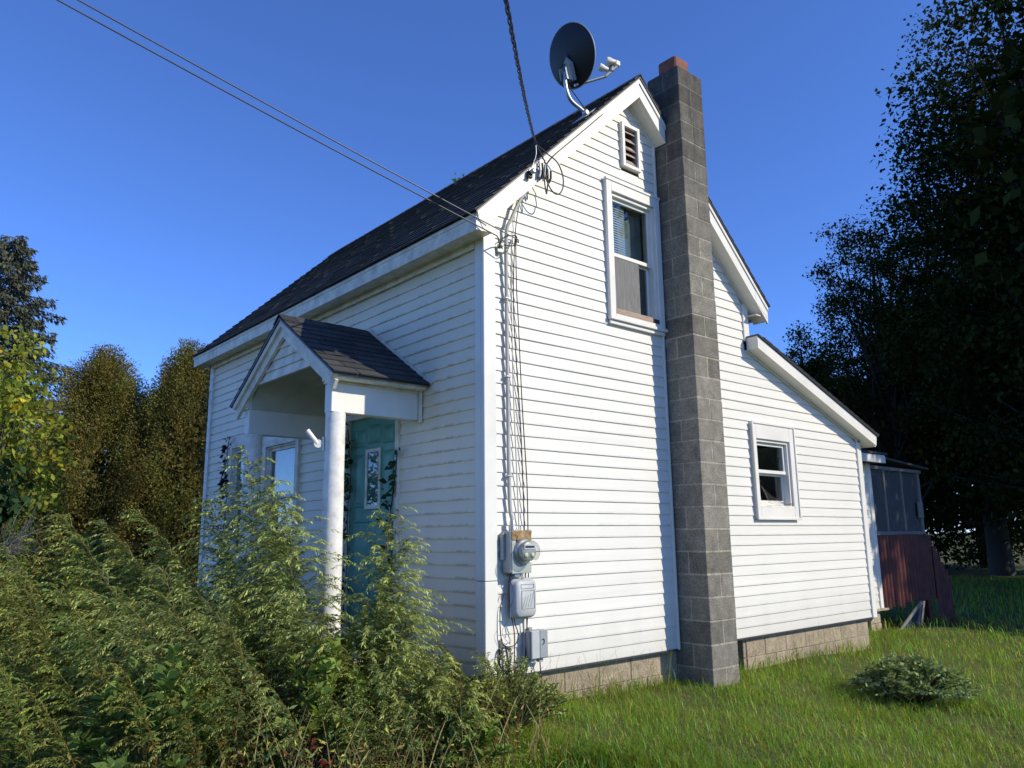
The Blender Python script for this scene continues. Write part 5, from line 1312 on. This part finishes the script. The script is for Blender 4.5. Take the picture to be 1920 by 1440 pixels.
def spruce(x, y, h, r, label, seed):
    g = np.random.default_rng(seed); z = float(gz(x, y)); e = tree_obj('spruce', (x, y, z), label)
    o = MB().tube([(0, 0, -.3), (0, 0, h*.5), (0, 0, h*.98)], [.22, .13, .02], 8).build('trunk', 'bark'); o.parent = e
    Q = []; C = []; up = np.array([0, 0, 1.]); br = MB()
    for k in range(150):
        t = .12+.87*(k/150)**.9; az = k*2.399+g.normal(0, .3); l = r*(1-t)**.75*g.uniform(.65, 1.15)+.25
        d = np.array([math.cos(az), math.sin(az), 0]); u_ = np.linspace(0, 1, 8)[:, None]
        p = up*h*t+d*l*u_+up*l*(.12*u_-.42*u_**2+.22*u_**3.5)
        br.tube([tuple(v) for v in p[::2]], [.03, .02, .012, .006], 3)
        m = int(130*l/1.2)+26; uu = g.uniform(.12, 1, m); pi = np.stack([np.interp(uu, u_[:, 0], p[:, i]) for i in range(3)], -1)
        sd = np.array([-d[1], d[0], 0]); pi = pi+sd*(g.normal(0, .16, (m, 1))*l*(1.15-uu)[:, None])+up*g.uniform(-.30, .05, (m, 1))
        D = unit(d*g.uniform(.1, .9, (m, 1))+sd*g.normal(0, .5, (m, 1))-up*g.uniform(.1, 1.2, (m, 1))); L = g.uniform(.12, .30, m)
        Q.append(leaf_quads(pi, D, L, L*.32, g, fold=.06)); C.append(g.uniform(.6, 1.4, (m, 1))*np.array([1.05, 1.0, .9]))
    o = br.build('limbs', 'bark'); o.parent = e
    crown_obj(e, np.concatenate(Q), np.concatenate(C), 'spruce_leaf')
p = at(-36, 1000, 30.0); spruce(p[0], p[1], 14.0, 5.0, 'tall dark spruce rising at the far left', 41)
p = at(-190, 1000, 27.0); spruce(p[0], p[1], 10.0, 3.2, 'second spruce at the left edge, half hidden by yellow leaves', 42)
def broadleaf(name, x, y, h, cr, cz, ch, nclump, per, leaf, mat, label, seed, tint=(1, 1, 1), warm=.1, trunk=.25, cl=.55, group=None, tz=1.0, cat='tree', bias=.4):
    """trunk, limbs to clump centres, leaves round each clump; crown = ellipsoid radius cr, centre height cz, half height ch"""
    g = np.random.default_rng(seed); z = float(gz(x, y)); e = tree_obj(name, (x, y, z), label, cat, group)
    d = rand_dir(nclump, g); rad = g.random(nclump)**bias
    lump = .94+.13*np.sin(d[:, 0]*4+seed)+.10*np.sin(d[:, 2]*5+seed*2)+.08*np.sin(d[:, 1]*7)
    cen = d*rad[:, None]*lump[:, None]*np.array([cr, cr, ch])+np.array([0, 0, cz]); cen[:, 2] = np.maximum(cen[:, 2], .25)
    b = MB(); tp = [(0, 0, -.3)]+[(.05*h*math.sin(k*1.7+seed)*.25, .05*h*math.cos(k*1.3)*.25, h*.8*k/5) for k in range(1, 6)]
    b.tube(tp, [trunk*1.25, trunk, trunk*.8, trunk*.6, trunk*.35, trunk*.12], 8); o = b.build('trunk', 'bark'); o.parent = e
    b = MB()
    for k in range(0, nclump, max(1, nclump//70)):
        c = cen[k]; s_ = Vector((0, 0, min(max(c[2]*.55, h*.12), h*.72))); mid = s_.lerp(Vector(c), .5)+Vector(tuple(g.normal(0, .12*cr/2, 3)))
        b.tube([s_, mid, Vector(c)], [trunk*.28, trunk*.15, trunk*.04], 4)
    o = b.build('limbs', 'bark'); o.parent = e
    k = np.repeat(np.arange(nclump), per); N = len(k); off = rand_dir(N, g)*(cl*g.random((N, 1))**.72)*np.array([1, 1, .62])
    P = cen[k]+off; D = unit(g.normal(0, 1, (N, 3))+np.array([0, 0, -.5])); L = leaf*g.uniform(.6, 1.25, N)
    Q = leaf_quads(P, D, L, L*g.uniform(.5, .8, N), g, side=g.normal(0, .6, (N, 3))+np.array([0, 0, 1.]), fold=.08)
    C = g.uniform(.7, 1.25, nclump)[k][:, None]*g.uniform(.6, 1.35, (N, 1))*np.array(tint)
    wm = (g.random(nclump)[k] < warm*2) & (g.random(N) < .5); C[wm] *= np.array([2.2, 1.35, .8])
    crown_obj(e, Q, C, mat); return e
# yellow-leaved shrub at the left edge
p = at(-40, 1000, 8.0); broadleaf('yellow_shrub', p[0], p[1], 3.6, .80, 2.0, 1.75, 190, 40, .075, 'yellow_leaf', 'yellow-green leafy shrub cut by the left edge', 51, (1, 1, 1), .10, .05, .26, cat='shrub')
p = at(-15, 1000, 7.0)
broadleaf('broadleaf_shrub', p[0], p[1], 1.9, .35, 1.55, .35, 26, 22, .10, 'vine_leaf', 'dark glossy-leaved shrub low at the left edge', 52, (.9, 1, .9), 0, .03, .16, cat='shrub')
e = empty('bare_bush', tuple(at(8, 1040, 6.6)), 'grey bare twigs sticking out at the left edge', 'bush'); m = MB(); g = np.random.default_rng(2)
for k in range(46):
    a = g.uniform(-.9, 1.1); b = g.uniform(-.3, .9); l = g.uniform(.12, .36); P = [Vector((0, 0, 0))]
    for q in range(4): P.append(P[-1]+(Vector(RIGHT)*math.cos(a)*.8+Vector((0, 0, 1))*(math.sin(b)+.35)+Vector(tuple(g.normal(0, .35, 3))))*l*.33)
    m.tube(P, [.005, .004, .003, .0022, .0015], 3)
o = m.build('twigs', 'grey_wood'); o.parent = e; o['kind'] = 'stuff'
# woodland on the right, shaded by further trees, its leaf colour also kept dark for that
def bl(px, depth, *a, **k): p = at(px, 1000, depth); return broadleaf(a[0], p[0], p[1], *a[1:], **k)
GR = 'dark woodland trees right of the house'
bl(2020, 21.0, 'maple_tree', 17.5, 4.4, 9.2, 7.6, 720, 185, .120, 'maple_leaf', 'tallest dark maple at the right edge, rising out of the picture', 61, tint=(1, 1, 1), warm=.06, trunk=.42, cl=.95, group=GR)
bl(1695, 26.0, 'ash_tree', 14, 2.5, 7.6, 5.5, 330, 150, .105, 'maple_leaf', 'thinner brownish tree left of the tall maple, sky showing through', 62, tint=(1.25, 1.05, 1.0), warm=.12, trunk=.28, cl=.62, group=GR)
bl(1535, 30.0, 'maple_tree', 11, 2.0, 5.5, 4.5, 300, 180, .12, 'maple_leaf', 'lowest of the dark trees, just above the lean-to roof', 63, tint=(.95, 1.05, 1), warm=.05, trunk=.28, cl=.65, group=GR)
bl(1870, 27.0, 'maple_tree', 14, 4.4, 6.4, 5.8, 460, 150, .145, 'maple_leaf', 'bushy dark maple filling the space behind the screened porch', 64, tint=(.9, 1, .95), warm=.05, trunk=.35, cl=1.0, group=GR)
bl(2120, 18.0, 'maple_tree', 17, 4.4, 8.5, 8.0, 420, 100, .17, 'maple_leaf', 'dark maple cut by the right edge below the tallest crown', 65, warm=.04, trunk=.4, cl=1.0, group=GR)
bl(1640, 36.0, 'maple_tree', 10, 4.4, 4.2, 4.4, 300, 110, .19, 'maple_leaf', 'far low tree behind the lean-to eave', 66, warm=.06, trunk=.3, cl=1.0, group=GR)
bl(1850, 33.0, 'maple_tree', 13, 5.5, 5.0, 6.0, 360, 110, .20, 'maple_leaf', 'far dark tree deep in the wood behind the maples', 67, warm=.05, trunk=.35, cl=1.2, group=GR)
# the wood goes on to the right, out of view, and keeps the sun off these trees
OFF = [(14.2, -4.1, 17, 4.2), (19.2, -9.2, 18, 4.4), (18.8, -4.0, 17, 4.0), (23.5, -7.0, 18, 4.4), (23.5, -2.0, 18, 4.6), (28, -6, 18, 5.0), (27, -12.5, 18, 4.6), (33, -1, 18, 5)]
for i, (x, y, h, r) in enumerate(OFF):
    broadleaf('maple_tree', x, y, h, r, h*.52, h*.47, 210, 42, .38, 'maple_leaf', 'dark maple of the wood continuing out of view to the right', 70+i, warm=.05, trunk=.38, cl=1.3, group='woodland trees out of view on the right')
# a tree behind the house whose top shows over the ridge
p = at(846, 700, 20.0); broadleaf('back_tree', p[0], p[1], 10.5, .6, 9.25, 1.5, 60, 70, .12, 'yellow_leaf', 'leafy treetop just peeping over the roof ridge', 90, (.5, .6, .8), .05, .14, .35)
